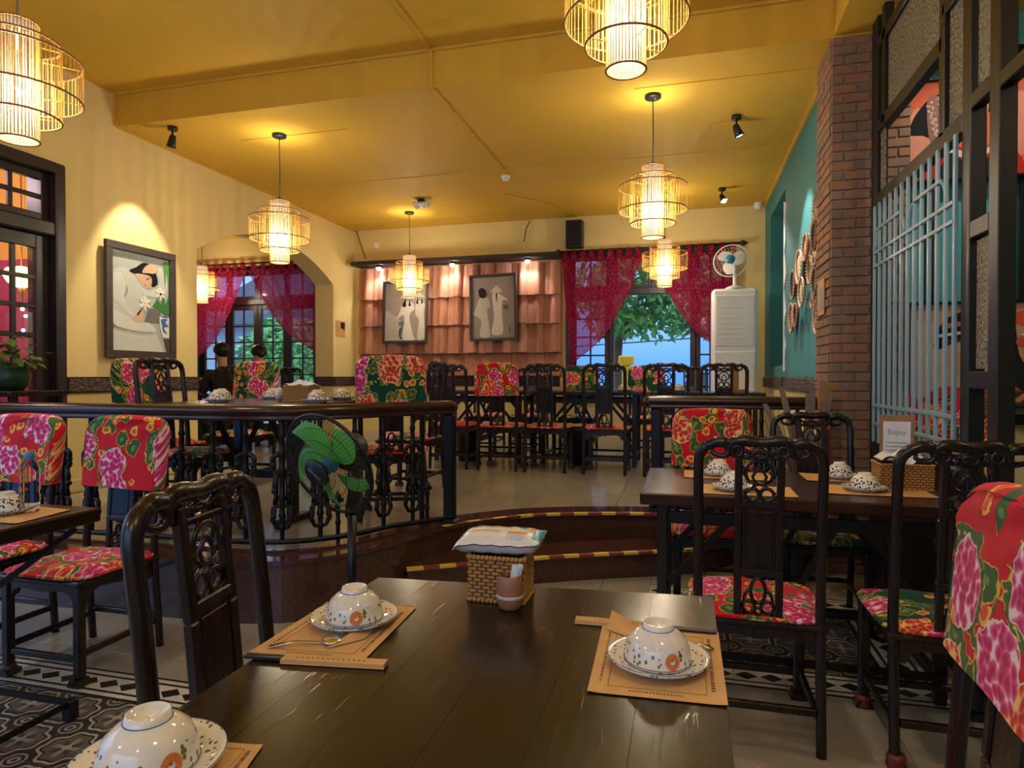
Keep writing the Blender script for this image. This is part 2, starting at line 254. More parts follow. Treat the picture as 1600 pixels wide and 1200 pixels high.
# ------------------------------------------------------------------ mesh builder
class MB:
    def __init__(s): s.v = []; s.f = []; s.mi = []; s.sm = []; s.k = 0
    def add(s, vs, fs, sm=False):
        b = len(s.v); s.v += [tuple(p) for p in vs]; s.f += [tuple(i+b for i in f) for f in fs]; s.mi += [s.k]*len(fs); s.sm += [sm]*len(fs); return s
    def box(s, x0, x1, y0, y1, z0, z1, b=0, rot=None, org=None):
        if x0 > x1: x0, x1 = x1, x0
        if y0 > y1: y0, y1 = y1, y0
        if z0 > z1: z0, z1 = z1, z0
        lo = (x0, y0, z0); hi = (x1, y1, z1)
        if not b:
            vs = [((x0, x1)[i & 1], (y0, y1)[i >> 1 & 1], (z0, z1)[i >> 2]) for i in range(8)]
            fs = [(0, 2, 3, 1), (4, 5, 7, 6), (0, 1, 5, 4), (2, 6, 7, 3), (0, 4, 6, 2), (1, 3, 7, 5)]
        else:
            b = min(b, (x1-x0)*.49, (y1-y0)*.49, (z1-z0)*.49)
            vs = []; ix = {}
            for i in range(8):
                sg = (i & 1, i >> 1 & 1, i >> 2)
                for a in range(3):
                    p = []
                    for q in range(3):
                        e = hi[q] if sg[q] else lo[q]
                        if q != a: e += -b if sg[q] else b
                        p.append(e)
                    ix[(sg, a)] = len(vs); vs.append(tuple(p))
            fs = []
            for a in range(3):
                o1, o2 = [q for q in range(3) if q != a]
                for sa in (0, 1):
                    l = []
                    for (p, q) in ((0, 0), (1, 0), (1, 1), (0, 1)):
                        sg = [0]*3; sg[a] = sa; sg[o1] = p; sg[o2] = q; l.append(ix[(tuple(sg), a)])
                    fs.append(tuple(l))
            for a in range(3):
                for c in range(a+1, 3):
                    t = 3-a-c
                    for sa in (0, 1):
                        for scc in (0, 1):
                            s0 = [0]*3; s0[a] = sa; s0[c] = scc; s0[t] = 0; s1 = list(s0); s1[t] = 1; s0 = tuple(s0); s1 = tuple(s1)
                            fs.append((ix[(s0, a)], ix[(s0, c)], ix[(s1, c)], ix[(s1, a)]))
            for i in range(8):
                sg = (i & 1, i >> 1 & 1, i >> 2); fs.append((ix[(sg, 0)], ix[(sg, 1)], ix[(sg, 2)]))
        if rot is not None:
            rm = Euler(rot).to_matrix() if not isinstance(rot, Matrix) else rot
            og = Vector(org or ((x0+x1)/2, (y0+y1)/2, (z0+z1)/2)); vs = [tuple(rm @ (Vector(p)-og)+og) for p in vs]
        return s.add(vs, fs)
    def bar(s, p, q, w, h, up=(0, 0, 1), b=0):
        p, q = Vector(p), Vector(q); d = (q-p); L = d.length; d.normalize(); up = Vector(up)
        if abs(d.dot(up)) > .99: up = Vector((0, 1, 0))
        x = d.cross(up).normalized(); y = x.cross(d)
        t = MB(); t.box(-w/2, w/2, 0, L, -h/2, h/2, b)
        return s.add([p+x*a+d*bb+y*c for a, bb, c in t.v], t.f)
    def tube(s, pts, r, n=8, closed=False, cap=True, sm=True):
        P = [Vector(p) for p in pts]; m = len(P); rs = r if isinstance(r, (list, tuple)) else [r]*m
        T = []
        for i in range(m):
            a = P[(i-1) % m] if closed or i else P[0]; b = P[(i+1) % m] if closed or i < m-1 else P[-1]; d = b-a
            T.append(d.normalized() if d.length > 1e-9 else Vector((0, 0, 1)))
        ref = Vector((0, 0, 1)) if abs(T[0].z) < .9 else Vector((0, 1, 0))
        u = T[0].cross(ref).normalized(); vs = []
        for i in range(m):
            u = (u-T[i]*u.dot(T[i])); u = u.normalized() if u.length > 1e-6 else T[i].orthogonal().normalized(); w = T[i].cross(u)
            for j in range(n):
                a = 2*pi*j/n; vs.append(P[i]+(u*cos(a)+w*sin(a))*rs[i])
        fs = []
        for i in range(m if closed else m-1):
            for j in range(n):
                k = (i+1) % m; fs.append((i*n+j, i*n+(j+1) % n, k*n+(j+1) % n, k*n+j))
        if cap and not closed: fs += [tuple(range(n))[::-1], tuple(range((m-1)*n, m*n))]
        return s.add(vs, fs, sm)
    def ring(s, c, r, tr, ax='y', n=16, m=6, sx=1, sz=1):
        pts = []
        for i in range(n):
            a = 2*pi*i/n; A, B = cos(a)*r*sx, sin(a)*r*sz
            pts.append((c[0]+A, c[1], c[2]+B) if ax == 'y' else (c[0]+A, c[1]+B, c[2]) if ax == 'z' else (c[0], c[1]+A, c[2]+B))
        return s.tube(pts, tr, m, True)
    def lathe(s, prof, n=24, c=(0, 0, 0), mat=None, sm=True, a0=0, a1=2*pi):
        vs = []; m = len(prof); full = abs(a1-a0-2*pi) < 1e-6; k = n if full else n+1
        for r, z in prof:
            for j in range(k):
                a = a0+(a1-a0)*j/n; p = Vector((r*cos(a), r*sin(a), z)); p = (mat @ p) if mat else p; vs.append(p+Vector(c))
        fs = []
        for i in range(m-1):
            for j in range(n):
                j2 = (j+1) % k; fs.append((i*k+j, i*k+j2, (i+1)*k+j2, (i+1)*k+j))
        return s.add(vs, fs, sm)
    def prism(s, pts, d0, d1, ax='y', sm=False):
        n = len(pts); mk = {'y': lambda p, d: (p[0], d, p[1]), 'z': lambda p, d: (p[0], p[1], d), 'x': lambda p, d: (d, p[0], p[1])}[ax]
        vs = [mk(p, d0) for p in pts]+[mk(p, d1) for p in pts]
        fs = [tuple(range(n)), tuple(range(n, 2*n))[::-1]]+[(i, (i+1) % n, n+(i+1) % n, n+i) for i in range(n)]
        return s.add(vs, fs, sm)
    def grid(s, fn, nu, nv, sm=True):
        vs = [fn(i/nu, j/nv) for j in range(nv+1) for i in range(nu+1)]
        fs = [(j*(nu+1)+i, j*(nu+1)+i+1, (j+1)*(nu+1)+i+1, (j+1)*(nu+1)+i) for j in range(nv) for i in range(nu)]
        return s.add(vs, fs, sm)
    def sphere(s, c, r, n=12, m=8, sc=(1, 1, 1)):
        return s.lathe([(max(1e-4, r*sin(pi*i/m)), -r*cos(pi*i/m)) for i in range(m+1)], n, c, Matrix.Diagonal(sc))
    def mesh(s, name, mats, recalc=True):
        me = bpy.data.meshes.new(name); me.from_pydata([tuple(v) for v in s.v], [], s.f)
        for m in (mats if isinstance(mats, (list, tuple)) else [mats]): me.materials.append(M[m] if isinstance(m, str) else m)
        me.polygons.foreach_set('material_index', s.mi); me.polygons.foreach_set('use_smooth', s.sm)
        if recalc:
            b = bmesh.new(); b.from_mesh(me); bmesh.ops.recalc_face_normals(b, faces=b.faces); b.to_mesh(me); b.free()
        me.update(); return me
    def build(s, name, mats, parent=None, loc=(0, 0, 0), rot=(0, 0, 0), recalc=True):
        o = bpy.data.objects.new(name, s.mesh(name, mats, recalc)); COL.objects.link(o); o.location = loc; o.rotation_euler = rot
        if parent: o.parent = parent
        return o
KIDS = {}
def tag(o, label=None, cat=None, group=None, kind=None):
    if label: o['label'] = label
    if cat: o['category'] = cat
    if group: o['group'] = group
    if kind: o['kind'] = kind
    return o
def empty(name, loc=(0, 0, 0), rz=0, rot=None):
    o = bpy.data.objects.new(name, None); COL.objects.link(o); o.empty_display_size = .1; o.location = loc; o.rotation_euler = rot or (0, 0, rz); return o
def copy_tree(o, parent=None):
    c = o.copy(); COL.objects.link(c)
    if parent: c.parent = parent
    for ch in [x for x in bpy.data.objects if x.parent == o]: copy_tree(ch, c)
    return c
def inst(name, me, parent, loc=(0, 0, 0), rot=(0, 0, 0), scale=(1, 1, 1)):
    o = bpy.data.objects.new(name, me); COL.objects.link(o); o.parent = parent; o.location = loc; o.rotation_euler = rot; o.scale = scale; return o
# ================================================================== THE SETTING
LX, RX, BY, PZ, CZ, NZ, SY = -4.72, 0.96, 8.63, 0.32, 3.39, 3.67, 4.5
def struct(o): o['kind'] = 'structure'; return o
def catmull(P, n=6):
    out = []
    for i in range(len(P)-1):
        p0 = P[max(0, i-1)]; p1 = P[i]; p2 = P[i+1]; p3 = P[min(len(P)-1, i+2)]
        for j in range(n):
            t = j/n; out.append(tuple(.5*((2*b)+(-a+c)*t+(2*a-5*b+4*c-d)*t*t+(-a+3*b-3*c+d)*t**3) for a, b, c, d in zip(p0, p1, p2, p3)))
    out.append(tuple(P[-1])); return out
def offset(P, d):
    out = []
    for i, p in enumerate(P):
        a = P[max(0, i-1)]; b = P[min(len(P)-1, i+1)]; t = Vector((b[0]-a[0], b[1]-a[1])).normalized(); out.append((p[0]-t.y*d, p[1]+t.x*d))
    return out
def clip_rect(poly, x0, x1, y0, y1):
    def cl(P, ins, cut):
        o = []
        for i in range(len(P)):
            a, b = P[i-1], P[i]
            if ins(b):
                if not ins(a): o.append(cut(a, b))
                o.append(b)
            elif ins(a): o.append(cut(a, b))
        return o
    lx = lambda X: (lambda a, b: (X, a[1]+(b[1]-a[1])*(X-a[0])/(b[0]-a[0])))
    ly = lambda Y: (lambda a, b: (a[0]+(b[0]-a[0])*(Y-a[1])/(b[1]-a[1]), Y))
    for ins, cut in ((lambda p: p[0] >= x0, lx(x0)), (lambda p: p[0] <= x1, lx(x1)), (lambda p: p[1] >= y0, ly(y0)), (lambda p: p[1] <= y1, ly(y1))):
        if not poly: return []
        poly = cl(poly, ins, cut)
    return poly
# ---- lower floor: slab, beige tiles, two carpets of patterned cement tiles
b = MB(); b.box(LX-.3, 3.4, -2.6, 5.25, -.12, -.012); floor = struct(b.build('floor', 'grout'))
CARPETS = [(-3.72, -.9, .2, 2.2), (-.2, 1.0, 2.75, 3.95)]
def subtract(rs, c):
    out = []
    for (a, b_, c0, d) in rs:
        x0, x1, y0, y1 = c
        if b_ <= x0 or a >= x1 or d <= y0 or c0 >= y1: out.append((a, b_, c0, d)); continue
        if a < x0: out.append((a, x0, c0, d))
        if b_ > x1: out.append((x1, b_, c0, d))
        if c0 < y0: out.append((max(a, x0), min(b_, x1), c0, y0))
        if d > y1: out.append((max(a, x0), min(b_, x1), y1, d))
    return out
for i in range(-8, 6):
    for j in range(-1, 9):
        rs = [(i*.6+.12, i*.6+.72, j*.6-.05, j*.6+.55)]
        for c in CARPETS: rs = subtract(rs, c)
        for (x0, x1, y0, y1) in rs:
            if x1-x0 < .02 or y1-y0 < .02: continue
            t = MB(); t.box(x0+.0015, x1-.0015, y0+.0015, y1-.0015, -.012, 0, .001); t.build('floor_tile', 'beige_tile', floor)
t = MB(); t.box(-.099, .099, -.099, .099, -.012, .0, .001); me_pat = t.mesh('patterned_tile', 'patterned_tile')
t = MB(); t.box(-.099, .099, -.099, .099, -.012, .0, .001); me_bor = t.mesh('border_tile', 'border_tile')
for (x0, x1, y0, y1) in CARPETS:
    nx = round((x1-x0)/.2); ny = round((y1-y0)/.2); sx = (x1-x0)/nx; sy = (y1-y0)/ny
    for i in range(nx):
        for j in range(ny):
            edge = i in (0, nx-1) or j in (0, ny-1); X, Y = x0+(i+.5)*sx, y0+(j+.5)*sy
            if edge: inst('border_tile', me_bor, floor, (X, Y, 0), (0, 0, pi/2 if i in (0, nx-1) and j not in (0, ny-1) else 0), (sx/.2, sy/.2, 1))
            elif Y > .7: inst('patterned_tile', me_pat, floor, (X, Y, 0), (0, 0, 0), (sx/.2, sy/.2, 1))
# ---- raised platform with rounded granite edge
OUT = [(LX, 2.70), (-3.6, 2.72), (-2.68, 2.76), (-2.15, 2.79), (-1.86, 2.92), (-1.66, 3.18), (-1.53, 3.5), (-1.40, 3.83), (-1.15, 4.10), (-.92, 4.27), (-.51, 4.42), (-.1, 4.5), (.3, 4.52), (RX, 4.52)]
OUTS = catmull(OUT, 6); INS = offset(OUTS, .21)
poly = OUTS+[(RX, BY), (-5.0, BY), (-5.0, 2.70)]
b = MB(); b.prism(offset(OUTS, .012)+[(RX, BY+.02), (LX-.2, BY+.02), (LX-.2, 2.72)], 0, PZ-.022, 'z'); plat = struct(b.build('platform', 'grout'))
ipoly = INS+[(RX, BY), (LX, BY)]
for i in range(-8, 3):
    for j in range(4, 15):
        q = clip_rect(ipoly, i*.6+.12+.0015, i*.6+.72-.0015, j*.6+.2+.0015, j*.6+.8-.0015)
        if len(q) >= 3 and abs(sum(q[k-1][0]*q[k][1]-q[k][0]*q[k-1][1] for k in range(len(q)))) > .01:
            t = MB(); t.prism(q, PZ-.022, PZ, 'z'); t.build('floor_tile', 'beige_tile', plat)
def strip(path, din, dout, z0, z1, name, mat, parent, every):
    A = offset(path, din); B = offset(path, dout)
    acc = 0; st = 0
    for i in range(1, len(path)):
        acc += hypot(path[i][0]-path[i-1][0], path[i][1]-path[i-1][1])
        if acc >= every or i == len(path)-1:
            q = A[st:i+1]+B[st:i+1][::-1]; t = MB(); t.prism(q, z0, z1, 'z'); t.build(name, mat, parent); st = i; acc = 0
def resample(P, d):
    out = [P[0]]; acc = 0
    for a, b_ in zip(P, P[1:]):
        L = hypot(b_[0]-a[0], b_[1]-a[1]); t = d-acc
        while t <= L:
            out.append((a[0]+(b_[0]-a[0])*t/L, a[1]+(b_[1]-a[1])*t/L)); t += d
        acc = (acc+L) % d
    out.append(P[-1]); return out
OUTR = resample(OUTS, .06)
strip(OUTR, .21, -.02, PZ-.022, PZ+.001, 'granite_slab', 'granite', plat, .58)
strip(OUTR, .012, 0, 0.0, PZ-.023, 'granite_panel', 'granite', plat, .38)
STEP = catmull([(-1.52, 3.38), (-1.2, 3.58), (-.84, 3.80), (-.53, 3.96), (-.16, 4.13), (.12, 4.28), (.3, 4.5)], 6); STEPR = resample(STEP, .06)
top_edge = [p for p in OUTR if -1.45 < p[0] < -.1]
b = MB(); b.prism(offset(STEPR, .012)+[(.3, 4.58), (-.1, 4.55), (-.92, 4.33), (-1.35, 3.95), (-1.5, 3.6)], 0, .138, 'z'); step = struct(b.build('step', 'granite'))
strip(STEPR, .3, -.02, .139, .16, 'granite_slab', 'granite', step, .55); strip(STEPR, .012, 0, 0, .138, 'granite_panel', 'granite', step, .5)
def tape(path, z, parent):
    a = resample(path, .095); A = offset(a, -.010); B = offset(a, .030); m = MB()
    for i in range(len(a)-1):
        m.k = i % 2; m.box(0, 0, 0, 0, 0, 0) if False else None
        m.add([(*A[i], z), (*A[i+1], z), (*B[min(i+1, len(a)-1)], z+.0), (*B[i], z)], [(0, 1, 2, 3)]); m.add([(*A[i], z), (*A[i+1], z), (A[i+1][0], A[i+1][1]-.001, z-.014), (A[i][0], A[i][1]-.001, z-.014)], [(0, 1, 2, 3)])
    o = m.build('safety_tape', ['tape_yellow', 'tape_red'], parent, recalc=False); o['kind'] = 'stuff'
tape([(p[0], p[1]-.012) for p in top_edge], PZ+.0025, plat); tape([(p[0], p[1]-.012) for p in STEPR if p[0] < .2], .1625, step)
# ---- left wall with door opening and arch
TOP = 3.75; WT = -5.0
b = MB()
DY0, DY1, DZ1 = 2.66, 4.01, 2.9
b.box(WT, LX, -2.5, -.7, 0, TOP); b.box(WT, LX, -.7, 2.1, 0, .12); b.box(WT, LX, -.7, 2.1, 2.9, TOP); b.box(WT, LX, 2.1, DY0, 0, TOP); b.box(WT, LX, DY0, DY1, DZ1, TOP); b.box(WT, LX, DY1, 5.44, 0, TOP); b.box(WT, LX, 8.03, BY+.25, 0, TOP); b.box(WT, LX, DY0, DY1, 0, PZ-.02)
AY0, AY1, AS, AR = 5.44, 8.03, 2.52, .37
def archz(y):
    w = (AY1-AY0)/2; Rr = (w*w+AR*AR)/(2*AR); d = y-(AY0+AY1)/2; return AS+AR-Rr+sqrt(Rr*Rr-d*d)
n = 18
for i in range(n):
    y0 = AY0+(AY1-AY0)*i/n; y1 = AY0+(AY1-AY0)*(i+1)/n; z0, z1 = archz(y0), archz(y1)
    b.add([(x, y, z) for x in (WT, LX) for y, z in ((y0, z0), (y1, z1), (y1, TOP), (y0, TOP))], [(0, 1, 2, 3), (7, 6, 5, 4), (0, 4, 5, 1), (3, 2, 6, 7)])
struct(b.build('wall_left', 'cream_wall'))
b = MB(); b.box(LX-.3, -4.1, -2.62, -2.5, 0, TOP); b.box(-4.1, .5, -2.62, -2.5, 0, .8); b.box(-4.1, .5, -2.62, -2.5, 2.9, TOP); b.box(.5, 3.4, -2.62, -2.5, 0, TOP); struct(b.build('wall_front', 'cream_wall'))  # wide opening added behind the camera to let in daylight as fill
# ---- back wall, running on behind the arch
W1 = (-1.56, .56, .95, 2.93); W2 = (-7.55, -5.32, PZ, 2.95)
b = MB()
def wy(x0, x1, z0, z1): b.box(x0, x1, BY, BY+.22, z0, z1)
wy(-8.8, W2[0], 0, TOP); wy(W2[0], W2[1], W2[3], TOP); wy(W2[1], W1[0], 0, TOP); wy(W1[0], W1[1], 0, W1[2]); wy(W1[0], W1[1], W1[3], TOP); wy(W1[1], 1.3, 0, TOP); wy(W2[0], W2[1], 0, W2[2])
struct(b.build('wall_back', 'cream_wall'))
# ---- teal side wall with a niche, partition room
b = MB(); NY0, NY1, NZ0, NZ1 = 6.95, 8.1, 1.36, 3.12
b.box(RX, RX+.34, 4.96, NY0, 1.16, TOP); b.box(RX, RX+.34, NY1, BY, 1.16, TOP); b.box(RX, RX+.34, NY0, NY1, 1.16, NZ0); b.box(RX, RX+.34, NY0, NY1, NZ1, TOP); b.box(RX+.2, RX+.34, NY0, NY1, NZ0, NZ1)
b.k = 1; b.box(RX, RX+.34, 4.96, BY, 0, 1.16)
struct(b.build('wall_right', ['teal_wall', 'cream_wall']))
b = MB(); b.box(1.30, 3.3, 5.05, 5.17, 1.16, TOP); b.k = 1; b.box(1.30, 3.3, 5.05, 5.17, 0, 1.16); struct(b.build('wall_side_room', ['teal_bright', 'cream_wall']))
b = MB(); b.box(3.2, 3.3, -2.5, 5.05, 0, TOP); struct(b.build('wall_far_right', 'teal_wall'))
# ---- rooms behind the arch and behind the door
b = MB(); b.box(-8.8, -8.7, 4.9, BY, 0, TOP); b.box(-8.7, WT, 4.8, 4.9, 0, TOP); struct(b.build('wall_annex', 'grey_wall'))
b = MB(); b.box(-8.7, WT+.28, 4.9, BY, .1, PZ-.001); struct(b.build('floor_annex', 'beige_tile'))
b = MB(); b.box(-8.8, LX, 4.8, BY+.2, CZ, CZ+.08); struct(b.build('ceiling_annex', 'ceiling_paint'))
b = MB(); b.box(-6.9, -6.8, 2.2, 4.78, 0, 2.35); b.k = 1; b.box(-6.9, -6.8, 2.2, 4.78, 2.35, 3.4); b.k = 0; b.box(-6.8, WT-.01, 2.12, 2.2, 0, 3.4); b.box(-6.8, WT-.01, 4.68, 4.78, 0, 2.35); b.k = 1; b.box(-6.8, WT-.01, 4.68, 4.78, 2.35, 3.4); b.k = 0; struct(b.build('wall_pink_room', ['pink_wall', 'reflection_yellow']))  # upper band painted yellow to imitate the ceiling reflected in the door panes
b = MB(); b.box(-6.9, WT-.01, 2.2, 4.78, .1, PZ-.002); b.k = 1; b.box(-6.9, WT-.01, 2.2, 4.78, 3.35, 3.42); struct(b.build('floor_pink_room', ['beige_tile', 'ceiling_paint']))
# ---- ceilings, step, side soffit
b = MB(); b.box(LX, 1.3, SY, BY, CZ, TOP); struct(b.build('ceiling', 'ceiling_paint'))
b = MB(); b.box(LX, 3.3, -2.5, SY, NZ, TOP+.02); struct(b.build('ceiling_front', 'ceiling_paint'))
b = MB(); b.box(.90, 1.32, -2.5, SY-.01, 3.40, NZ); struct(b.build('trim_soffit', 'ceiling_paint'))
b = MB(); b.box(1.32, 3.2, SY-.01, 5.05, NZ, TOP); struct(b.build('ceiling_side', 'ceiling_paint'))
# surface wiring ducts on the ceiling
b = MB(); D = .014
b.box(-1.835, -1.81, SY, 6.5, CZ-D, CZ); b.box(-1.835, -1.81, SY-D, SY, CZ-D, NZ); b.box(-1.835, -1.81, 1.0, SY, NZ-D, NZ)
b.box(LX, RX, 6.45, 6.465, CZ-.008, CZ); b.box(-3.9, -2.83, 5.05, 5.062, CZ-.006, CZ); b.box(-.37, .9, 4.9, 4.91, CZ-.006, CZ); b.box(.2, RX, 5.75, 5.76, CZ-.006, CZ); b.box(LX, -2.4, 8.25, 8.26, CZ-.006, CZ)
b.box(LX, .9, SY-.022, SY, NZ-.02, NZ); b.box(RX-.02, RX, SY, BY, CZ-.03, CZ); b.box(.88, .9, -2.5, SY-.02, NZ-.02, NZ); b.box(LX, LX+.012, -2.5, SY, NZ-.012, NZ); b.box(LX, LX+.012, SY, BY, CZ-.012, CZ); b.box(LX, LX+.02, SY-.03, SY, CZ, NZ)
b.tube([(-2.05, 7.3, CZ-.006), (-1.6, 7.9, CZ-.006), (-1.45, BY-.02, CZ-.006)], .005, 4)
struct(b.build('trim_ducts', 'ceiling_paint'))
b = MB(); b.tube([(LX+.05, BY-.02, CZ), (LX+.1, BY-.03, CZ-.15), (LX+.2, BY-.03, CZ-.42)], .006, 5); b.tube([(-2.05, BY-.03, CZ-.02), (-2.1, BY-.04, CZ-.12), (-2.13, BY-.04, CZ-.3)], .007, 5); struct(b.build('trim_cable', 'black_iron'))
# ---- carved chair rails
ZR0, ZR1 = 1.115, 1.245
def rail_piece(nm, x0, x1, y0, y1):
    L = max(x1-x0, y1-y0); k = max(1, round(L/.62)); b = MB(); b.box(x0, x1, y0, y1, ZR0, ZR1, .004); o = struct(b.build(nm, 'dark_wood'))
    for i in range(k):
        m = MB()
        if x1-x0 > y1-y0: m.box(x0+(x1-x0)*i/k+.01, x0+(x1-x0)*(i+1)/k-.01, y0-.006, y0+.002, ZR0+.012, ZR1-.012, .003)
        else:
            if x0 >= 0: m.box(x0-.006, x0+.002, y0+(y1-y0)*i/k+.01, y0+(y1-y0)*(i+1)/k-.01, ZR0+.012, ZR1-.012, .003)
            else: m.box(x1-.002, x1+.006, y0+(y1-y0)*i/k+.01, y0+(y1-y0)*(i+1)/k-.01, ZR0+.012, ZR1-.012, .003)
        m.build('carved_panel', 'carved_wood', o)
rail_piece('trim_1', LX, LX+.02, 4.01, 5.44); rail_piece('trim_2', LX, LX+.02, 8.03, BY-.02); rail_piece('trim_3', LX+.02, -1.64, BY-.02, BY); rail_piece('trim_4', WT+.01, LX, 8.01, 8.03)
rail_piece('trim_5', RX-.02, RX, 4.97, 6.9); rail_piece('trim_6', RX-.02, RX, 6.95, BY-.02); rail_piece('trim_7', 1.36, 3.1, 5.03, 5.05)
b = MB(); b.box(LX, LX+.012, 4.02, 5.44, PZ, PZ+.10); struct(b.build('baseboard_left', 'cream_wall')); b = MB(); b.box(LX, RX, BY-.012, BY, PZ, PZ+.12); struct(b.build('baseboard_back', 'grey_wall'))
# ---- brick pillar
b = MB(); BX0, BX1, BYa, BYb = .885, 1.34, 4.49, 4.955
b.box(BX0+.012, BX1-.012, BYa+.012, BYb, 0, 3.40); pil = struct(b.build('pillar', 'mortar'))
bm_cache = {}
def brick_mesh(L, ax):
    k = (round(L, 3), ax)
    if k not in bm_cache:
        m = MB(); h = .026
        m.box(-L/2+.005, L/2-.005, 0, .03, -h, h, .004) if ax == 'x' else m.box(0, .03, -L/2+.005, L/2-.005, -h, h, .004)
        bm_cache[k] = m.mesh('brick', 'brick')
    return bm_cache[k]
rr = random.Random(3)
for c in range(56):
    z = .032+c*.0605; o = (c % 2)
    xs = [0, .152, .304, .455] if not o else [0, .076, .228, .38, .455]
    for a, e in zip(xs, xs[1:]):
        if z < 1.2 and a > .3: continue
        inst('brick', brick_mesh(e-a, 'x'), pil, (BX0+(a+e)/2, BYa+rr.uniform(-.004, .003), z), (0, 0, rr.uniform(-.01, .01)))
    if z > .6:
        ys = [0.03, .22, .465] if not o else [0.03, .34, .465]
        for a, e in zip(ys, ys[1:]): inst('brick', brick_mesh(e-a, 'y'), pil, (BX0+rr.uniform(-.004, .003), BYa+(a+e)/2, z), (0, 0, 0))
# ---- generic glazed leaf
def leaf(parent, X0, X1, Y, z0, z1, nx, nz, st=.06, mat='door_wood', mun=.022, th=.045, bot=None, swap=False):
    """frame of stiles and rails with muntins; panes are sub-parts. swap: leaf lies in a plane of constant x"""
    bot = bot or st; m = MB()
    def bx(mm, a0, a1, b0, b1, t0, t1, bev=0):
        if swap: mm.box(Y+t0, Y+t1, a0, a1, b0, b1, bev)
        else: mm.box(a0, a1, Y+t0, Y+t1, b0, b1, bev)
    bx(m, X0, X0+st, z0, z1, -th/2, th/2, .006); bx(m, X1-st, X1, z0, z1, -th/2, th/2, .006); bx(m, X0+st, X1-st, z0, z0+bot, -th/2, th/2, .006); bx(m, X0+st, X1-st, z1-st, z1, -th/2, th/2, .006)
    lf = m.build('leaf', mat, parent); ax0, ax1, az0, az1 = X0+st, X1-st, z0+bot, z1-st
    for i in range(1, nx): m = MB(); x = ax0+(ax1-ax0)*i/nx; bx(m, x-mun/2, x+mun/2, az0, az1, -.014, .014, .004); m.build('muntin', mat, lf)
    for i in range(1, nz): m = MB(); z = az0+(az1-az0)*i/nz; bx(m, ax0, ax1, z-mun/2, z+mun/2, -.0135, .0135, .004); m.build('muntin', mat, lf)
    for i in range(nx):
        for j in range(nz):
            m = MB(); bx(m, ax0+(ax1-ax0)*i/nx, ax0+(ax1-ax0)*(i+1)/nx, az0+(az1-az0)*j/nz, az0+(az1-az0)*(j+1)/nz, -.002, .002); m.build('pane', 'clear_glass', lf)
# ---- window on the right of the back wall
WY = BY+.1
m = MB(); x0, x1, z0, z1 = W1
m.box(x0, x0+.07, BY-.02, BY+.2, z0, z1, .008); m.box(x1-.07, x1, BY-.02, BY+.2, z0, z1, .008); m.box(x0+.07, x1-.07, BY-.02, BY+.2, z1-.08, z1, .004); m.box(x0-.03, x1+.03, BY-.05, BY+.2, z0-.03, z0+.03, .008)
m.box(x0+.07, x1-.07, BY+.04, BY+.16, 2.33, 2.42, .008); m.box(-.985, -.92, BY+.04, BY+.16, z0, z1, .008); m.box(.06, .13, BY+.04, BY+.16, z0, z1, .008)
win1 = struct(m.build('window_1', 'door_wood'))
leaf(win1, x0+.07, -.985, WY, z0+.03, 2.33, 2, 5); leaf(win1, .13, x1-.07, WY, z0+.03, 2.33, 2, 5)
leaf(win1, x0+.07, -.985, WY, 2.42, z1-.08, 2, 1, .045); leaf(win1, -.92, -.43, WY, 2.42, z1-.08, 2, 1, .045); leaf(win1, -.43, .06, WY, 2.42, z1-.08, 2, 1, .045); leaf(win1, .13, x1-.07, WY, 2.42, z1-.08, 2, 1, .045)
# ---- french windows behind the arch
m = MB(); x0, x1, z0, z1 = W2
m.box(x0, x0+.07, BY-.02, BY+.2, z0, z1, .008); m.box(x1-.07, x1, BY-.02, BY+.2, z0, z1, .008); m.box(x0+.07, x1-.07, BY-.02, BY+.2, z1-.08, z1, .004); m.box(x0+.07, x1-.07, BY+.04, BY+.16, 2.36, 2.45, .008)
win2 = struct(m.build('window_2', 'door_wood'))
xs = [x0+.07+(x1-x0-.14)*i/4 for i in range(5)]
for a, e in zip(xs, xs[1:]): leaf(win2, a, e, WY, z0, 2.36, 2, 7, .075, bot=.2); leaf(win2, a, e, WY, 2.45, z1-.08, 2, 1, .05)
# ---- door on the left wall, glazed
m = MB(); m.box(WT, LX+.03, DY1-.085, DY1, PZ, DZ1, .012); m.box(WT, LX+.03, DY0, DY0+.085, PZ, DZ1, .012); m.box(WT, LX+.03, DY0+.085, DY1-.085, DZ1-.085, DZ1, .004); m.box(LX-.14, LX+.02, DY0+.085, DY1-.085, 2.33, 2.44, .012); m.box(WT+.02, LX-.05, 3.285, 3.385, PZ, 2.33, .01)
dr = struct(m.build('door_1', 'door_wood'))
leaf(dr, 3.385, DY1-.085, LX-.07, PZ, 2.33, 2, 8, .105, bot=.14, mun=.035, swap=True); leaf(dr, DY0+.085, 3.285, LX-.07, PZ, 2.33, 2, 8, .105, bot=.14, mun=.035, swap=True)
leaf(dr, 3.35, DY1-.085, LX-.07, 2.44, DZ1-.085, 2, 2, .06, mun=.035, swap=True); leaf(dr, DY0+.085, 3.33, LX-.07, 2.44, DZ1-.085, 2, 2, .06, mun=.035, swap=True)
m = MB(); m.tube([(LX-.03, 3.45, 1.28), (LX+.02, 3.45, 1.28), (LX+.02, 3.45, 1.42), (LX-.03, 3.45, 1.42)], .008, 6); m.build('door_handle', 'black_iron', dr)
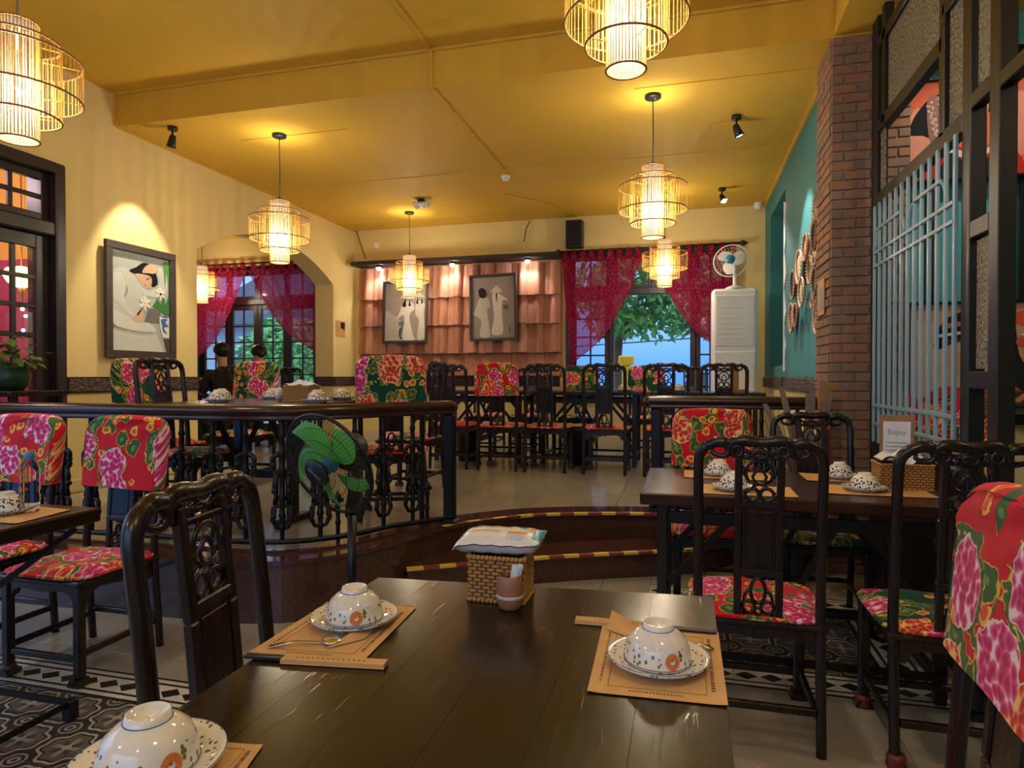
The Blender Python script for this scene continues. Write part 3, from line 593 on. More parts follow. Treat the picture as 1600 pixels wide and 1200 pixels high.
# ---- dark steel partition on the right with textured glass and pale blue lattice
PX = 1.10
m = MB()
def ym(y0, y1, z0, z1, w=.05): m.box(PX, PX+w, y0, y1, z0, z1, .004)
ym(4.30, 4.42, 0, 3.4, .06); ym(2.99, 3.07, 0, 3.4, .06); ym(2.74, 2.82, 0, 3.4, .06); ym(4.16, 4.22, 2.72, 3.4); ym(3.27, 3.33, 2.32, 3.4); ym(1.6, 1.7, 0, 3.4, .06); ym(3.07, 4.30, 2.26, 2.34); ym(3.30, 4.30, 2.70, 2.77); ym(3.07, 4.30, 3.20, 3.26); ym(3.07, 4.30, .80, .86); ym(2.82, 2.99, 1.80, 1.87); ym(2.82, 2.99, 1.2, 1.27); ym(2.82, 2.99, 2.32, 2.38); ym(1.7, 2.74, .80, .86); ym(1.7, 2.74, 2.3, 2.36)
part = struct(m.build('partition_frame', 'brown_steel'))
for (y0, y1, z0, z1) in ((3.33, 4.16, 2.77, 3.20), (3.09, 3.26, 2.34, 2.85), (4.22, 4.30, 1.0, 2.7), (2.84, 2.97, 1.28, 1.79), (2.84, 2.97, 2.40, 3.2)):
    m = MB()
    m.box(PX+.02, PX+.028, y0, y1, z0, z1); m.build('glass_panel', 'rough_glass', part)
m = MB(); m.box(PX, PX+.05, 3.07, 3.30, 2.85, 2.9, .004); m.build('cross_bar', 'brown_steel', part)
m = MB(); m.box(PX, PX+.05, 3.07, 4.30, 0, .80); m.build('base_panel', 'brown_steel', part)
sw = 3.10; lat = empty('lattice_screen', (PX-.01, 3.09, .86)); tag(lat, 'pale blue metal lattice screen of tall bars with rounded tops, beside the brick pillar', 'screen')
NB = 13; dy = 1.19/(NB-1)
for i in range(NB):
    m = MB(); m.box(-.010, .004, -.011, .011, 0, 1.40, .002); m.build('bar', 'lattice_blue', lat, (0, i*dy+.005, 0))
for z, a, e in ((1.12, 0, 12), (1.04, 0, 12), (.22, 0, 12), (.11, 0, 12), (1.25, 1.6, 5), (1.25, 7, 11.4)):
    m = MB(); m.box(-.013, .005, a*dy, e*dy, -.009, .009, .002); m.build('cross_bar', 'lattice_blue', lat, (0, .005, z))
for y, sg in ((1, -1), (6, 1), (6.6, -1), (11.8, 1)):
    m = MB(); m.tube([(0, y*dy+(1-cos(a))*-sg*.0+sg*(-.09+.09*sin(a)), .12*cos(a)-.12) for a in [pi/2*k/6 for k in range(7)]], .009, 4); m.build('curved_bar', 'lattice_blue', lat, (0, .005, 1.25))
# pale lime niche stone (irregular white panel at the niche edge)
m = MB(); pts = []
for i in range(15): pts.append((6.885+.06*sin(i*2.1)+.03*sin(i*4.7), 1.30+i*.118))
m.prism(pts+[(6.98, 3.0), (6.98, 1.3)], RX-.012, RX-.001, 'x'); tag(m.build('wall_ornament', 'white_paper'), 'narrow jagged white plaster ornament on the edge of the teal wall niche', 'ornament')
# ---- outside
m = MB(); m.box(-30, 16, BY+.3, 40, -.4, -.2); struct(m.build('ground', 'ground_out'))
# ================================================================== CHAIRS
H_S = .425   # seat board top
def back_y(z):   # lean of the back posts (chair faces +y)
    t = max(0, (z-H_S)/(1.04-H_S)); return -.185-.055*t**1.5 if z > H_S else -.185-.03*(1-z/H_S)
HW = .195
CH = {}
def chair_meshes():
    # rear posts: floor to the bend of the crest
    for sg, nm in ((-1, 'post_l'), (1, 'post_r')):
        m = MB(); zs = [0, .2, H_S-.02, .55, .7, .85, .95]
        P_ = catmull([(sg*HW, back_y(z), z, .0165) for z in zs]+[(sg*(HW-.003), back_y(.982), .982, .017), (sg*(HW-.013), back_y(1.005), 1.005, .018), (sg*(HW-.030), back_y(1.02), 1.019, .0175), (sg*(HW-.045), back_y(1.02), 1.025, .017)], 3); m.tube([q[:3] for q in P_], [q[3] for q in P_], 14)
        CH[nm] = m.mesh('rear_post', 'dark_wood')
        m = MB(); m.box(sg*.188-.019, sg*.188+.019, .172, .208, .03, H_S-.02, .006); m.prism([(sg*.188-.02, .03), (sg*.188-.032, .006), (sg*.188-.028, 0), (sg*.188+.028, 0), (sg*.188+.032, .006), (sg*.188+.02, .03)], .165, .222); CH['leg'+nm[4:]] = m.mesh('leg', 'dark_wood')
    # crest rail in three carved pieces with notches
    m = MB(); yb = back_y(1.03)
    for sg in (-1, 1):
        P_ = catmull([(sg*(HW-.024), yb, 1.016, .0165), (sg*(HW-.048), yb, 1.027, .018), (sg*.135, yb, 1.031, .0185), (sg*.110, yb, 1.028, .018), (sg*.100, yb, 1.018, .013)], 4); m.tube([q[:3] for q in P_], [q[3] for q in P_], 14)
        m.tube(catmull([(sg*.105, yb, 1.022), (sg*.098, yb, 1.0), (sg*.11, yb, .985), (sg*.132, yb, .985), (sg*.152, yb, .996), (sg*.145, yb, 1.006)], 3), [.0125-.0085*(k/15)**1.5 for k in range(16)], 10)
    P_ = catmull([(-.094, yb, 1.004, .012), (-.094, yb, 1.020, .014), (-.080, yb, 1.034, .017), (-.05, yb, 1.036, .019), (0, yb, 1.031, .017), (.05, yb, 1.036, .019), (.080, yb, 1.034, .017), (.094, yb, 1.020, .014), (.094, yb, 1.004, .012)], 4); m.tube([q[:3] for q in P_], [q[3] for q in P_], 14)
    for sg in (-1, 1): m.ring((sg*.072, yb, 1.001), .017, .0095, 'y', 12, 8); m.ring((sg*.047, yb, .992), .012, .007, 'y', 10, 6)
    m.ring((0, yb, .992), .017, .0065, 'y', 12, 6, 1.3, .8); m.tube([(-.05, yb, 1.005), (-.02, yb, .997), (.02, yb, .997), (.05, yb, 1.005)], .006, 6)
    CH['crest'] = m.mesh('crest_rail', 'dark_wood')
    # splat frame
    m = MB()
    for sg in (-1, 1):
        for a, e in zip([H_S-.004, .6, .8], [.6, .8, 1.01]): m.bar((sg*.066, back_y(a), a), (sg*.066, back_y(e), e), .024, .022, (0, 1, 0), .004)
    for z, h in ((.822, .022), (.585, .022), (.98, .014)): m.bar((-.066, back_y(z), z), (.066, back_y(z), z), .02, h, (0, 0, 1), .003)
    CH['splat_frame'] = m.mesh('splat_frame', 'dark_wood')
    m = MB(); m.bar((0, back_y(.59)-.0, .59), (0, back_y(.82), .82), .11, .012, (0, 1, 0), .003); m.bar((0, back_y(.60)-.0, .605), (0, back_y(.81), .80), .09, .017, (0, 1, 0), .003); CH['panel'] = m.mesh('splat_panel', 'dark_wood')
    m = MB(); y = back_y(.9)
    arc = lambda cx, cz, r, a0, a1, n=8, sx=1: [(cx+r*sx*cos(a0+(a1-a0)*i/n), y-.03*(cz+r*sin(a0+(a1-a0)*i/n)-.9), cz+r*sin(a0+(a1-a0)*i/n)) for i in range(n+1)]
    m.tube(arc(0, .927, .043, R(-30), R(210), 14), .0058, 6)
    for sg in (-1, 1):
        m.tube([(sg*.037, y, .905), (sg*.012, y, .887), (-sg*.012, y, .893), (-sg*.022, y, .915), (-sg*.008, y, .938), (sg*.01, y, .945)], .0055, 6)
        m.tube([(sg*.037, y, .905), (sg*.05, y, .925), (sg*.052, y, .95)], .005, 6); m.tube([(sg*.012, y, .887), (sg*.036, y, .87), (sg*.05, y, .858)], .0055, 6)
        m.ring((sg*.024, y+.002, .855), .021, .0058, 'y', 12, 6); m.tube([(sg*.05, y, .855), (sg*.046, y, .84)], .005, 6); m.tube([(0, y, .865), (sg*.014, y, .878), (sg*.03, y, .876)], .005, 6)
    CH['fret'] = m.mesh('fretwork', 'dark_wood')
    m = MB(); y = back_y(.5)
    m.ring((0, y, .523), .028, .0065, 'y', 14, 6, .85, 1.5)
    for sg in (-1, 1): m.ring((sg*.030, y, .468), .02, .006, 'y', 12, 6); m.tube([(sg*.018, y, .54), (sg*.042, y, .508), (sg*.05, y, .47), (sg*.045, y, .44)], .0055, 6)
    m.ring((0, y, .455), .012, .005, 'y', 10, 6); CH['fret2'] = m.mesh('fretwork', 'dark_wood')
    m = MB(); m.box(-.215, .215, -.205, .218, H_S-.022, H_S, .006); CH['seat'] = m.mesh('seat', 'dark_wood')
    m = MB()
    ap = [(-.185, H_S-.02), (-.185, .33), (-.165, .33), (-.15, .362), (-.11, .375), (-.06, .372), (0, .363), (.06, .372), (.11, .375), (.15, .362), (.165, .33), (.185, .33), (.185, H_S-.02)]
    m.prism(ap, .178, .198); m.prism([(x*.97, z if z > .4 else z) for x, z in ap], -.195, -.178)
    for sg in (-1, 1): m.prism([(a*.92, z) for a, z in ap], sg*.186-.008, sg*.186+.008, 'x')
    CH['apron'] = m.mesh('apron', 'dark_wood')
    for nm, bx in (('st_f', (-.18, .18, .18, .2, .09, .115)), ('st_b', (-.18, .18, -.218, -.198, .13, .155)), ('st_l', (-.197, -.179, -.2, .185, .11, .135)), ('st_r', (.179, .197, -.2, .185, .11, .135))):
        m = MB(); m.box(*bx, .003); CH[nm] = m.mesh('stretcher', 'dark_wood')
    for nm, mt in (('red', 'foot_red'), ('brown', 'foot_brown')):
        m = MB(); m.lathe([(.001, 0), (.026, 0), (.032, .01), (.027, .022), (.03, .032), (.024, .045), (.001, .046)], 12); CH['cap_'+nm] = m.mesh('foot_cap', mt)
    # cushions and slip covers
    for nm in ('red', 'green'):
        m = MB()
        def cf(u, v):
            x = (u-.5)*2; y = (v-.5)*2; e = max(abs(x), abs(y)); r = min(1, (abs(x)**6+abs(y)**6)**(1/6)); k = e/max(1e-6, (abs(x)**6+abs(y)**6)**(1/6)) if e > 0 else 1
            return (x*k*.218, y*k*.208+.008, H_S+.002+.036*(1-r**8)+.004*sin(x*5)*cos(y*4))
        m.grid(cf, 20, 20); m.grid(lambda u, v: (cf(u, v)[0], cf(u, v)[1], H_S+.001), 20, 20)
        m.tube([cf(0.0 if 0 else u_, v_)[:2]+(H_S+.009,) for u_, v_ in [(i/8, 0) for i in range(8)]+[(1, i/8) for i in range(8)]+[(1-i/8, 1) for i in range(8)]+[(0, 1-i/8) for i in range(8)]], .0085, 6, True)
        CH['cush_'+nm] = m.mesh('cushion', 'cloth_'+nm)
        m = MB(); W2_ = .222
        def outline(t):  # t 0..1 around the arch from lower left over the top to lower right
            z0, z1, rc = .735, 1.062, .085; P = [(-W2_-.004, z0), (-W2_-.004, z0+.12)]
            L = [(-W2_, z1-rc-.02)]+[(-W2_+rc-rc*cos(a), z1-rc+rc*sin(a)) for a in [pi/2*i/6 for i in range(7)]]
            Q = P+L+[(0, z1+.006)]+[(-x, z) for x, z in reversed(L)]+[(-x, z) for x, z in reversed(P)]
            return Q
        Q = outline(0)
        def sec(q, s):  # s -1 back .. 1 front
            x, z = q; d = .038*s; inset = .018*(abs(s)**3); k = 1-inset/.22; zz = z if z < .76 else z-inset*.8*((z-.74)/.32)
            return (x*k, back_y(z)+d+(.006*sin(x*21+z*9) if abs(s) > .5 else 0), zz+(.008*sin(x*9+s) if z < .75 else 0))
        S = [-1, -.9, -.6, 0, .6, .9, 1]; n = len(Q); vs = [sec(q, s) for s in S for q in Q]
        fs = [(i*n+j, i*n+j+1, (i+1)*n+j+1, (i+1)*n+j) for i in range(len(S)-1) for j in range(n-1)]; m.add(vs, fs, True)
        for s in (-1, 1):   # faces: strips from left to right
            h = n//2; row = []
            for j in range(h+1):
                a, c = Q[j], Q[n-1-j]; a3, c3 = sec(a, s), sec(c, s); row.append([tuple(a3[k]+(c3[k]-a3[k])*i/8+(0 if k != 1 else s*.006*sin(pi*i/8)+.004*sin(j*1.3+i*1.1)) for k in range(3)) for i in range(9)])
            b0 = [p for r_ in row for p in r_]; m.add(b0, [(i*9+j, i*9+j+1, (i+1)*9+j+1, (i+1)*9+j) for i in range(len(row)-1) for j in range(8)], True)
        CH['cover_'+nm] = m.mesh('slipcover', 'cloth_'+nm)
chair_meshes()
def chair(x, y, rz, z, label, cush='red', cover=None, caps=None, group='carved dark wood dining chairs', dz=0, lean=0):
    o = empty('dining_chair', (x, y, z), rz); tag(o, label, 'chair', group)
    for nm, k in (('leg', 'leg_l'), ('leg', 'leg_r'), ('rear_post', 'post_l'), ('rear_post', 'post_r'), ('crest_rail', 'crest'), ('splat_frame', 'splat_frame'), ('splat_panel', 'panel'), ('fretwork', 'fret'), ('fretwork', 'fret2'), ('seat', 'seat'), ('apron', 'apron'), ('stretcher', 'st_f'), ('stretcher', 'st_b'), ('stretcher', 'st_l'), ('stretcher', 'st_r')): inst(nm, CH[k], o)
    c = inst('cushion', CH['cush_'+cush], o); 
    if cover: inst('slipcover', CH['cover_'+cover], o)
    for (sx, sy, k) in caps or []: inst('foot_cap', CH['cap_'+k], o, (sx*.19, .19 if sy > 0 else -.21, 0))
    return o
def back_at(bx, by, deg):   # back plane centre and facing (deg from +y, counter-clockwise)
    r = R(deg); return bx-sin(r)*.21, by+cos(r)*.21, r
def CHB(bx, by, deg, *a, **k): x, y, r = back_at(bx, by, deg); return chair(x, y, r, *a, **k)
CHB(-.88, 1.05, -81, 0, 'nearest bare dark wood chair, just left of the foreground plank table', 'red')
CHB(.52, 1.20, 90, 0, 'chair in a red floral cover at the right edge, beside the front table', 'red', 'red')
CHB(.24, 2.30, 0, 0, 'bare chair seen from behind with a red floral cushion, at the right-hand table', 'red')
CHB(.845, 2.30, 0, 0, 'bare chair seen from behind with a green floral cushion, before the lattice screen', 'green', caps=[(-1, -1, 'red'), (-1, 1, 'red')])
CHB(.15, 3.87, 180, 0, 'chair in a bright red floral cover on the far side of the right-hand table', 'red', 'red')
CHB(.67, 3.84, 180, 0, 'bare dark wood chair on the far side of the right-hand table beside the brick pillar', 'green')
CHB(-2.55, 2.46, 180, 0, 'chair in a red floral cover right of the plastic bottle, in front of the railing', 'red', 'red', caps=[(1, 1, 'brown')])
CHB(-3.17, 2.46, 180, 0, 'chair in a red floral cover at the left edge behind the plastic bottle', 'red', 'red')
# platform
CHB(-3.3, 3.49, -90, PZ, 'bare dark wood chair on the platform under the picture of a woman in grey', 'green')
CHB(-3.92, 3.93, -90, PZ, 'chair in a green floral cover against the left wall, half behind a bare chair', 'red', 'green')
CHB(-3.72, 5.0, 180, PZ, 'chair in a green floral cover in front of the two seated diners', 'green', 'green')
CHB(-1.82, 3.80, 22, PZ, 'largest chair in a dark green floral cover, behind the floor fan', 'red', 'green')
CHB(-1.95, 4.88, 90, PZ, 'bare dark wood chair seen edge-on behind the left railing post', 'green')
for u, cu, cv, lb in ((700, 'red', None, 'bare dark wood chair in the back row, leftmost one before the terracotta tiles'), (776, 'red', 'red', 'chair in a red floral cover in the back row, below the right-hand picture'), (851, 'red', None, 'bare dark wood chair in the back row, just right of the red covered one'),
                      (944, 'red', None, 'bare dark wood chair in the back row, before the tied curtain and tree trunk'), (1041, 'red', None, 'bare dark wood chair in the back row, first right of the right-hand railing post'), (1131, 'green', None, 'bare dark wood chair in the back row, in front of the white air conditioner')):
    Y = 6.1; X = px(u, 0, Y)[0]; CHB(X, Y, 0, PZ, lb, cu, cv, caps=[(-1, 1, 'red'), (1, 1, 'red')] if u in (776, 944) else [(1, 1, 'brown'), (-1, 1, 'brown')], group='chairs along the near side of the back tables')
for u, cu, cv, lb in ((685, 'green', None, 'bare dark wood chair against the tiled wall panel, far left of the back tables'), (765, 'green', None, 'bare dark wood chair hidden behind the red covered chair at the back wall'), (832, 'green', None, 'bare dark wood chair behind the back table, third from its left end'), (908, 'green', 'green', 'chair in a green floral cover under the knotted end of the left curtain'),
                      (1010, 'green', 'green', 'chair in a green floral cover in front of the big open window pane'), (1078, 'green', None, 'bare dark wood chair against the window, second from the air conditioner')):
    Y = 8.05; X = px(u, 0, Y)[0]; CHB(X, Y, 180, PZ, lb, cu, cv, group='chairs along the window side of the back tables')
# annex
PA = (px(350, 0, 6.6)[0], 6.60, 62); PB = (px(411, 0, 7.2)[0], 7.15, 55)
chair(PA[0], PA[1], R(PA[2]), PZ, 'bare dark wood chair under the diner in black, seen through the arch', 'green')
chair(PB[0], PB[1], R(PB[2]), PZ, 'bare dark wood chair under the diner in blue, seen through the arch', 'green')
X = px(450, 0, 7.9)[0]; CHB(X, 7.9, 180, PZ, 'bare dark wood chair beside the french windows at the right jamb of the arch', 'green')
# ================================================================== TABLES
def table(x0, x1, y0, y1, z, label, wood='table_wood', th=.045, planks=0, corners=None, group=None, base='trestle', H=.77):
    cx, cy = (x0+x1)/2, (y0+y1)/2; o = empty('dining_table', (cx, cy, z)); tag(o, label, 'table', group)
    hx, hy = (x1-x0)/2, (y1-y0)/2; top = H
    if planks:
        b = MB(); b.box(-hx+.02, hx-.02, -hy+.02, hy-.02, top-th, top-.03); tp = b.build('tabletop', wood, o)
        ft = corners or (0, 0)
        for i in range(planks):
            a0 = -hx+2*hx*i/planks; a1 = -hx+2*hx*(i+1)/planks; g_ = .00012
            f0 = hy+ft[0]+(ft[1]-ft[0])*i/planks; f1 = hy+ft[0]+(ft[1]-ft[0])*(i+1)/planks
            b = MB(); b.box(a0+g_, a1-g_, -hy, hy, top-.032, top, .0003); b.v = [(x, y if y < 0 else y-hy+f0+(f1-f0)*(x-a0)/(a1-a0), zz) for x, y, zz in b.v]; b.build('plank', wood, tp)
    else:
        b = MB(); b.box(-hx, hx, -hy, hy, top-th, top, .006); b.build('tabletop', wood, o)
    if base == 'centre':
        lg = max(hx, hy)-.32; ax = hx > hy
        for s_ in (-1, 1):
            X, Y = (s_*lg, 0) if ax else (0, s_*lg); b = MB(); b.box(X-.03, X+.03, Y-.03, Y+.03, .04, top-th, .006); b.build('leg', 'dark_wood', o); b = MB(); b.box(X-(.03 if ax else .16), X+(.03 if ax else .16), Y-(.16 if ax else .03), Y+(.16 if ax else .03), 0, .04, .006); b.build('foot', 'dark_wood', o)
            for q in (-1, 1): b = MB(); b.bar((X, Y, .35), (X, Y+q*.26, top-th) if ax else (X+q*.26, Y, top-th), .02, .03); b.build('brace', 'black_iron', o)
        b = MB(); b.bar((-lg, 0, .3) if ax else (0, -lg, .3), (lg, 0, .3) if ax else (0, lg, .3), .03, .05); b.build('stretcher', 'dark_wood', o)
        return o
    lx, ly = hx-.09, hy-.08
    for sx in (-1, 1):
        for sy in (-1, 1):
            b = MB(); b.box(sx*lx-.022, sx*lx+.022, sy*ly-.022, sy*ly+.022, 0, top-th, .005); b.build('leg', 'dark_wood', o)
    b = MB()
    if hx >= hy:
        for sy in (-1, 1):
            b.bar((-lx, sy*ly, top-th-.06), (lx, sy*ly, top-th-.06), .02, .05)
            b.bar((-lx, sy*ly, .1), (lx, sy*ly, .1), .025, .025); b.bar((-lx, sy*ly*.96, .35), (-lx+.33, sy*ly*.96, top-th), .016, .03); b.bar((lx, sy*ly*.96, .35), (lx-.33, sy*ly*.96, top-th), .016, .03)
            b.bar((-.06, sy*ly*.9, .25), (.2, sy*ly*.9, top-th), .014, .025); b.bar((.06, sy*ly*.9, .25), (-.2, sy*ly*.9, top-th), .014, .025)
        b.box(-.03, .03, -ly, ly, .22, .27)
        for sx in (-1, 1): b.bar((sx*lx, -ly, .1), (sx*lx, ly, .1), .025, .025)
    else:
        for sx in (-1, 1):
            b.bar((sx*lx, -ly, top-th-.06), (sx*lx, ly, top-th-.06), .02, .05)
            b.bar((sx*lx, -ly, .1), (sx*lx, ly, .1), .025, .025); b.bar((sx*lx*.96, -ly, .35), (sx*lx*.96, -ly+.33, top-th), .016, .03); b.bar((sx*lx*.96, ly, .35), (sx*lx*.96, ly-.33, top-th), .016, .03)
        for sy in (-1, 1): b.bar((-lx, sy*ly, .1), (lx, sy*ly, .1), .025, .025)
    b.build('brace', 'black_iron', o)
    return o
table(-.707, .06, .22, 1.40, 0, 'dark worn plank table in the foreground, laid with bowls and a wicker box', planks=6, corners=(0.003, .068), base='centre')
table(-.18, 1.03, 2.71, 3.47, 0, 'glossy reddish dark table in front of the brick pillar and lattice screen', 'red_wood', .05)
tl = table(-3.5, -2.06, 1.10, 1.89, 0, 'dark table at the left edge with a plastic water bottle', 'table_wood', .05, base='centre')
for a_, b_ in (((.16, .26, .34), (.66, .34, .70)), ((.10, .0, .34), (.62, .12, .72)), ((.1, .35, .06), (.62, .35, .06)), ((.62, -.33, .06), (.62, .35, .06))): m_ = MB(); m_.bar(a_, b_, .012, .02); m_.build('brace', 'black_iron', tl)
m_ = MB(); m_.box(.60, .64, .33, .37, 0, .075, .004); m_.build('foot', 'black_iron', tl)
table(-3.13, -2.10, 3.18, 4.06, PZ, 'table behind the curved railing on the platform, with basket and upturned bowls', 'red_wood', .04, base='centre')
BT = 'row of dark tables along the back wall'
table(-2.75, -1.62, 6.62, 7.36, PZ, 'dark table in the back row, in front of the terracotta tile panel', 'dark_wood', .035, group=BT)
table(-1.54, -.41, 6.62, 7.36, PZ, 'dark table in the back row, below the tied left curtain', 'dark_wood', .035, group=BT)
table(-.33, .75, 6.62, 7.36, PZ, 'dark table in the back row, nearest to the white air conditioner', 'dark_wood', .035, group=BT)
table(-6.75, -6.0, 6.55, 7.75, PZ, 'dark table the two diners sit at, seen through the arch', 'dark_wood', .035)
# ================================================================== RAILINGS
def sweep(path, prof, z, closed=False):
    """profile (offset,height) swept along a floor path"""
    m = MB(); n = len(prof); vs = []
    for i, p in enumerate(path):
        a = path[max(0, i-1)]; e = path[min(len(path)-1, i+1)]; t = Vector((e[0]-a[0], e[1]-a[1])).normalized()
        for (o_, h) in prof: vs.append((p[0]-t.y*o_, p[1]+t.x*o_, z+h))
    fs = [(i*n+j, i*n+(j+1) % n, (i+1)*n+(j+1) % n, (i+1)*n+j) for i in range(len(path)-1) for j in range(n)]
    m.add(vs, fs, True); m.add(vs[:n], [tuple(range(n))]); m.add(vs[-n:], [tuple(range(n))]); return m
PROF = [(-.028, 0), (-.05, .004), (-.05, .018), (-.042, .026), (-.055, .034), (-.064, .05), (-.058, .068), (-.042, .080), (-.015, .086), (.015, .086), (.042, .080), (.058, .068), (.064, .05), (.055, .034), (.042, .026), (.05, .018), (.05, .004), (.028, 0)]
RZ = .69  # underside of the hand rail above the platform
def baluster_mesh(foot):
    m = MB(); z0 = -0.0 if foot else .045
    prof = [(.013, z0), (.013, .10), (.019, .11), (.014, .12), (.014, .16), (.022, .175), (.015, .19), (.016, .25), (.025, .27), (.015, .29), (.016, .40), (.024, .42), (.017, .44), (.017, .50), (.023, .51), (.015, .53), (.014, .60), (.019, .61), (.013, .63), (.013, RZ)]
    m.lathe(prof, 8)
    for sg in (-1, 1):
        arcp = lambda cx, cz, r, a0, a1, n=7: [(sg*(cx+r*cos(R(a0+(a1-a0)*i/n))), 0, cz+r*sin(R(a0+(a1-a0)*i/n))) for i in range(n+1)]
        m.tube(arcp(.02, .475, .030, 100, -60, 12), .0135, 8); m.tube(arcp(.030, .425, .022, 80, -110, 7), .013, 6); m.sphere((sg*.046, 0, .45), .018, 8, 6)
        m.tube(arcp(.018, .20, .03, 90, -50, 7), .012, 6); m.tube([(sg*.03, 0, .40), (sg*.035, 0, .34), (sg*.03, 0, .28), (sg*.036, 0, .24)], [.013, .017, .011, .015], 6); m.sphere((sg*.038, 0, .31), .019, 8, 6); m.sphere((sg*.044, 0, .17), .015, 8, 6)
        m.tube([(sg*.036, 0, .24), (sg*.05, 0, .15), (sg*.03, 0, .11), (0, 0, .10)], [.011, .014, .011, .008], 6)
    return m.mesh('baluster', 'black_iron')
me_bal = baluster_mesh(False)
m = MB(); m.lathe([(.012, -.0), (.012, .10), (.018, .11), (.012, .125), (.012, .19), (.02, .2), (.013, .215), (.024, .235), (.018, .26), (.004, .285), (.001, .29)], 8)
for sg in (-1, 1): m.sphere((sg*.022, 0, .235), .012, 8, 6)
me_spk = m.mesh('finial', 'black_iron')
RP = catmull([(-4.70, 2.92), (-3.6, 2.95), (-2.7, 2.99), (-2.28, 3.01), (-2.02, 3.10), (-1.82, 3.31), (-1.68, 3.57), (-1.44, 3.86)], 8)
RP2 = resample(RP, .03)
def post(p, parent, top):
    m = MB(); m.box(-.04, .04, -.04, .04, 0, .03, .005); m.box(-.034, .034, -.034, .034, .03, top, .008)
    for sx in (-1, 1):
        for q in (-.017, 0, .017): m.box(sx*.034-.002, sx*.034+.002, q-.004, q+.004, .06, top-.03); m.box(q-.004, q+.004, sx*.034-.002, sx*.034+.002, .06, top-.03)
    m.prism([(-.05, 0), (-.05, .015), (-.035, .03), (.035, .03), (.05, .015), (.05, 0)], -.05, .05)
    o = m.build('post', 'black_iron', parent, (p[0], p[1], 0)); return o
ra = empty('railing', (0, 0, PZ)); tag(ra, 'long curved railing with brown wooden handrail and black iron balusters on the left platform edge', 'railing', 'platform railings')
sweep(RP2, PROF, RZ).build('handrail', 'rail_wood', ra); sweep(RP2, [(-.012, .02), (-.012, .045), (.012, .045), (.012, .02)], 0).build('bottom_rail', 'black_iron', ra)
post(RP2[-2], ra, RZ)
m = MB(); m.sphere((RP2[-1][0], RP2[-1][1], RZ+.043), .05, 12, 8, (1, 1, .85)); m.build('rail_end', 'rail_wood', ra)
Lr = resample(RP, .2)
for i, p in enumerate(Lr[1:-1]):
    q = Lr[i]; nx_ = Lr[i+2]; a = atan2(nx_[1]-q[1], nx_[0]-q[0])
    if hypot(p[0]-RP2[-2][0], p[1]-RP2[-2][1]) < .1: continue
    inst('baluster', me_bal, ra, (p[0], p[1], 0), (0, 0, a))
    if i % 3 == 1:
        mx = (p[0]+nx_[0])/2, (p[1]+nx_[1])/2; inst('finial', me_spk, ra, (mx[0], mx[1], 0), (0, 0, a))
rb = empty('railing', (0, 0, PZ)); tag(rb, 'short straight railing with brown wooden handrail between steps and brick pillar', 'railing', 'platform railings')
RB = [(-.24, 4.57), (.3, 4.57), (.86, 4.57)]
sweep(RB, PROF, RZ+.02).build('handrail', 'rail_wood', rb); sweep(RB, [(-.012, .02), (-.012, .045), (.012, .045), (.012, .02)], 0).build('bottom_rail', 'black_iron', rb)
post((-.19, 4.57), rb, RZ+.02)
m = MB(); m.sphere((-.24, 4.57, RZ+.063), .05, 12, 8, (1, 1, .85)); m.build('rail_end', 'rail_wood', rb)
for X in (.05, .27, .49, .71): inst('baluster', me_bal, rb, (X, 4.57, 0), (0, 0, 0), (1, 1, 1.029))
# ================================================================== LANTERNS
LANT_W = 45
LM = {}
def lantern_meshes():
    def cage(r, z0, z1, n, w=.0035, rr_=.0045, inner=True):
        m = MB()
        for i in range(n):
            a = 2*pi*i/n; c, s_ = cos(a), sin(a); t = MB(); t.box(r-.0012, r+.0012, -w/2, w/2, z0, z1); m.add([(x*c-y*s_, x*s_+y*c, z) for x, y, z in t.v], t.f)
        return m
    m = cage(.256, -.065, .115, 60); LM['outer'] = m.mesh('outer_cage', 'bamboo'); m = cage(.170, -.165, .185, 44); LM['middle'] = m.mesh('middle_cage', 'bamboo'); m = cage(.082, -.27, .27, 38, .0055); LM['core_slats'] = m.mesh('core_slats', 'bamboo')
    for k, r in (('r_outer', .256), ('r_middle', .170), ('r_core', .083)):
        m = MB(); m.ring((0, 0, 0), r, .0048, 'z', 40, 6); LM[k] = m.mesh('rim', 'bamboo_ring')
    m = MB()
    for z, r in ((.115, .256), (.185, .170), (-.165, .170), (-.065, .256)):
        for a in range(4): t = pi/4+a*pi/2+z; m.bar((.083*cos(t), .083*sin(t), z), (r*cos(t), r*sin(t), z), .005, .004)
    LM['spokes'] = m.mesh('spokes', 'bamboo')
    m = MB(); m.sphere((0, 0, -.05), .022, 10, 8); LM['bulb'] = m.mesh('bulb', 'bulb_glow')
    m = MB(); m.lathe([(.078, -.265), (.078, -.15), (.078, -.05), (.078, .05), (.078, .15), (.078, .262)], 20); m.lathe([(.001, -.264), (.078, -.264)], 20); LM['paper'] = m.mesh('paper_core', 'lantern_paper')
lantern_meshes()
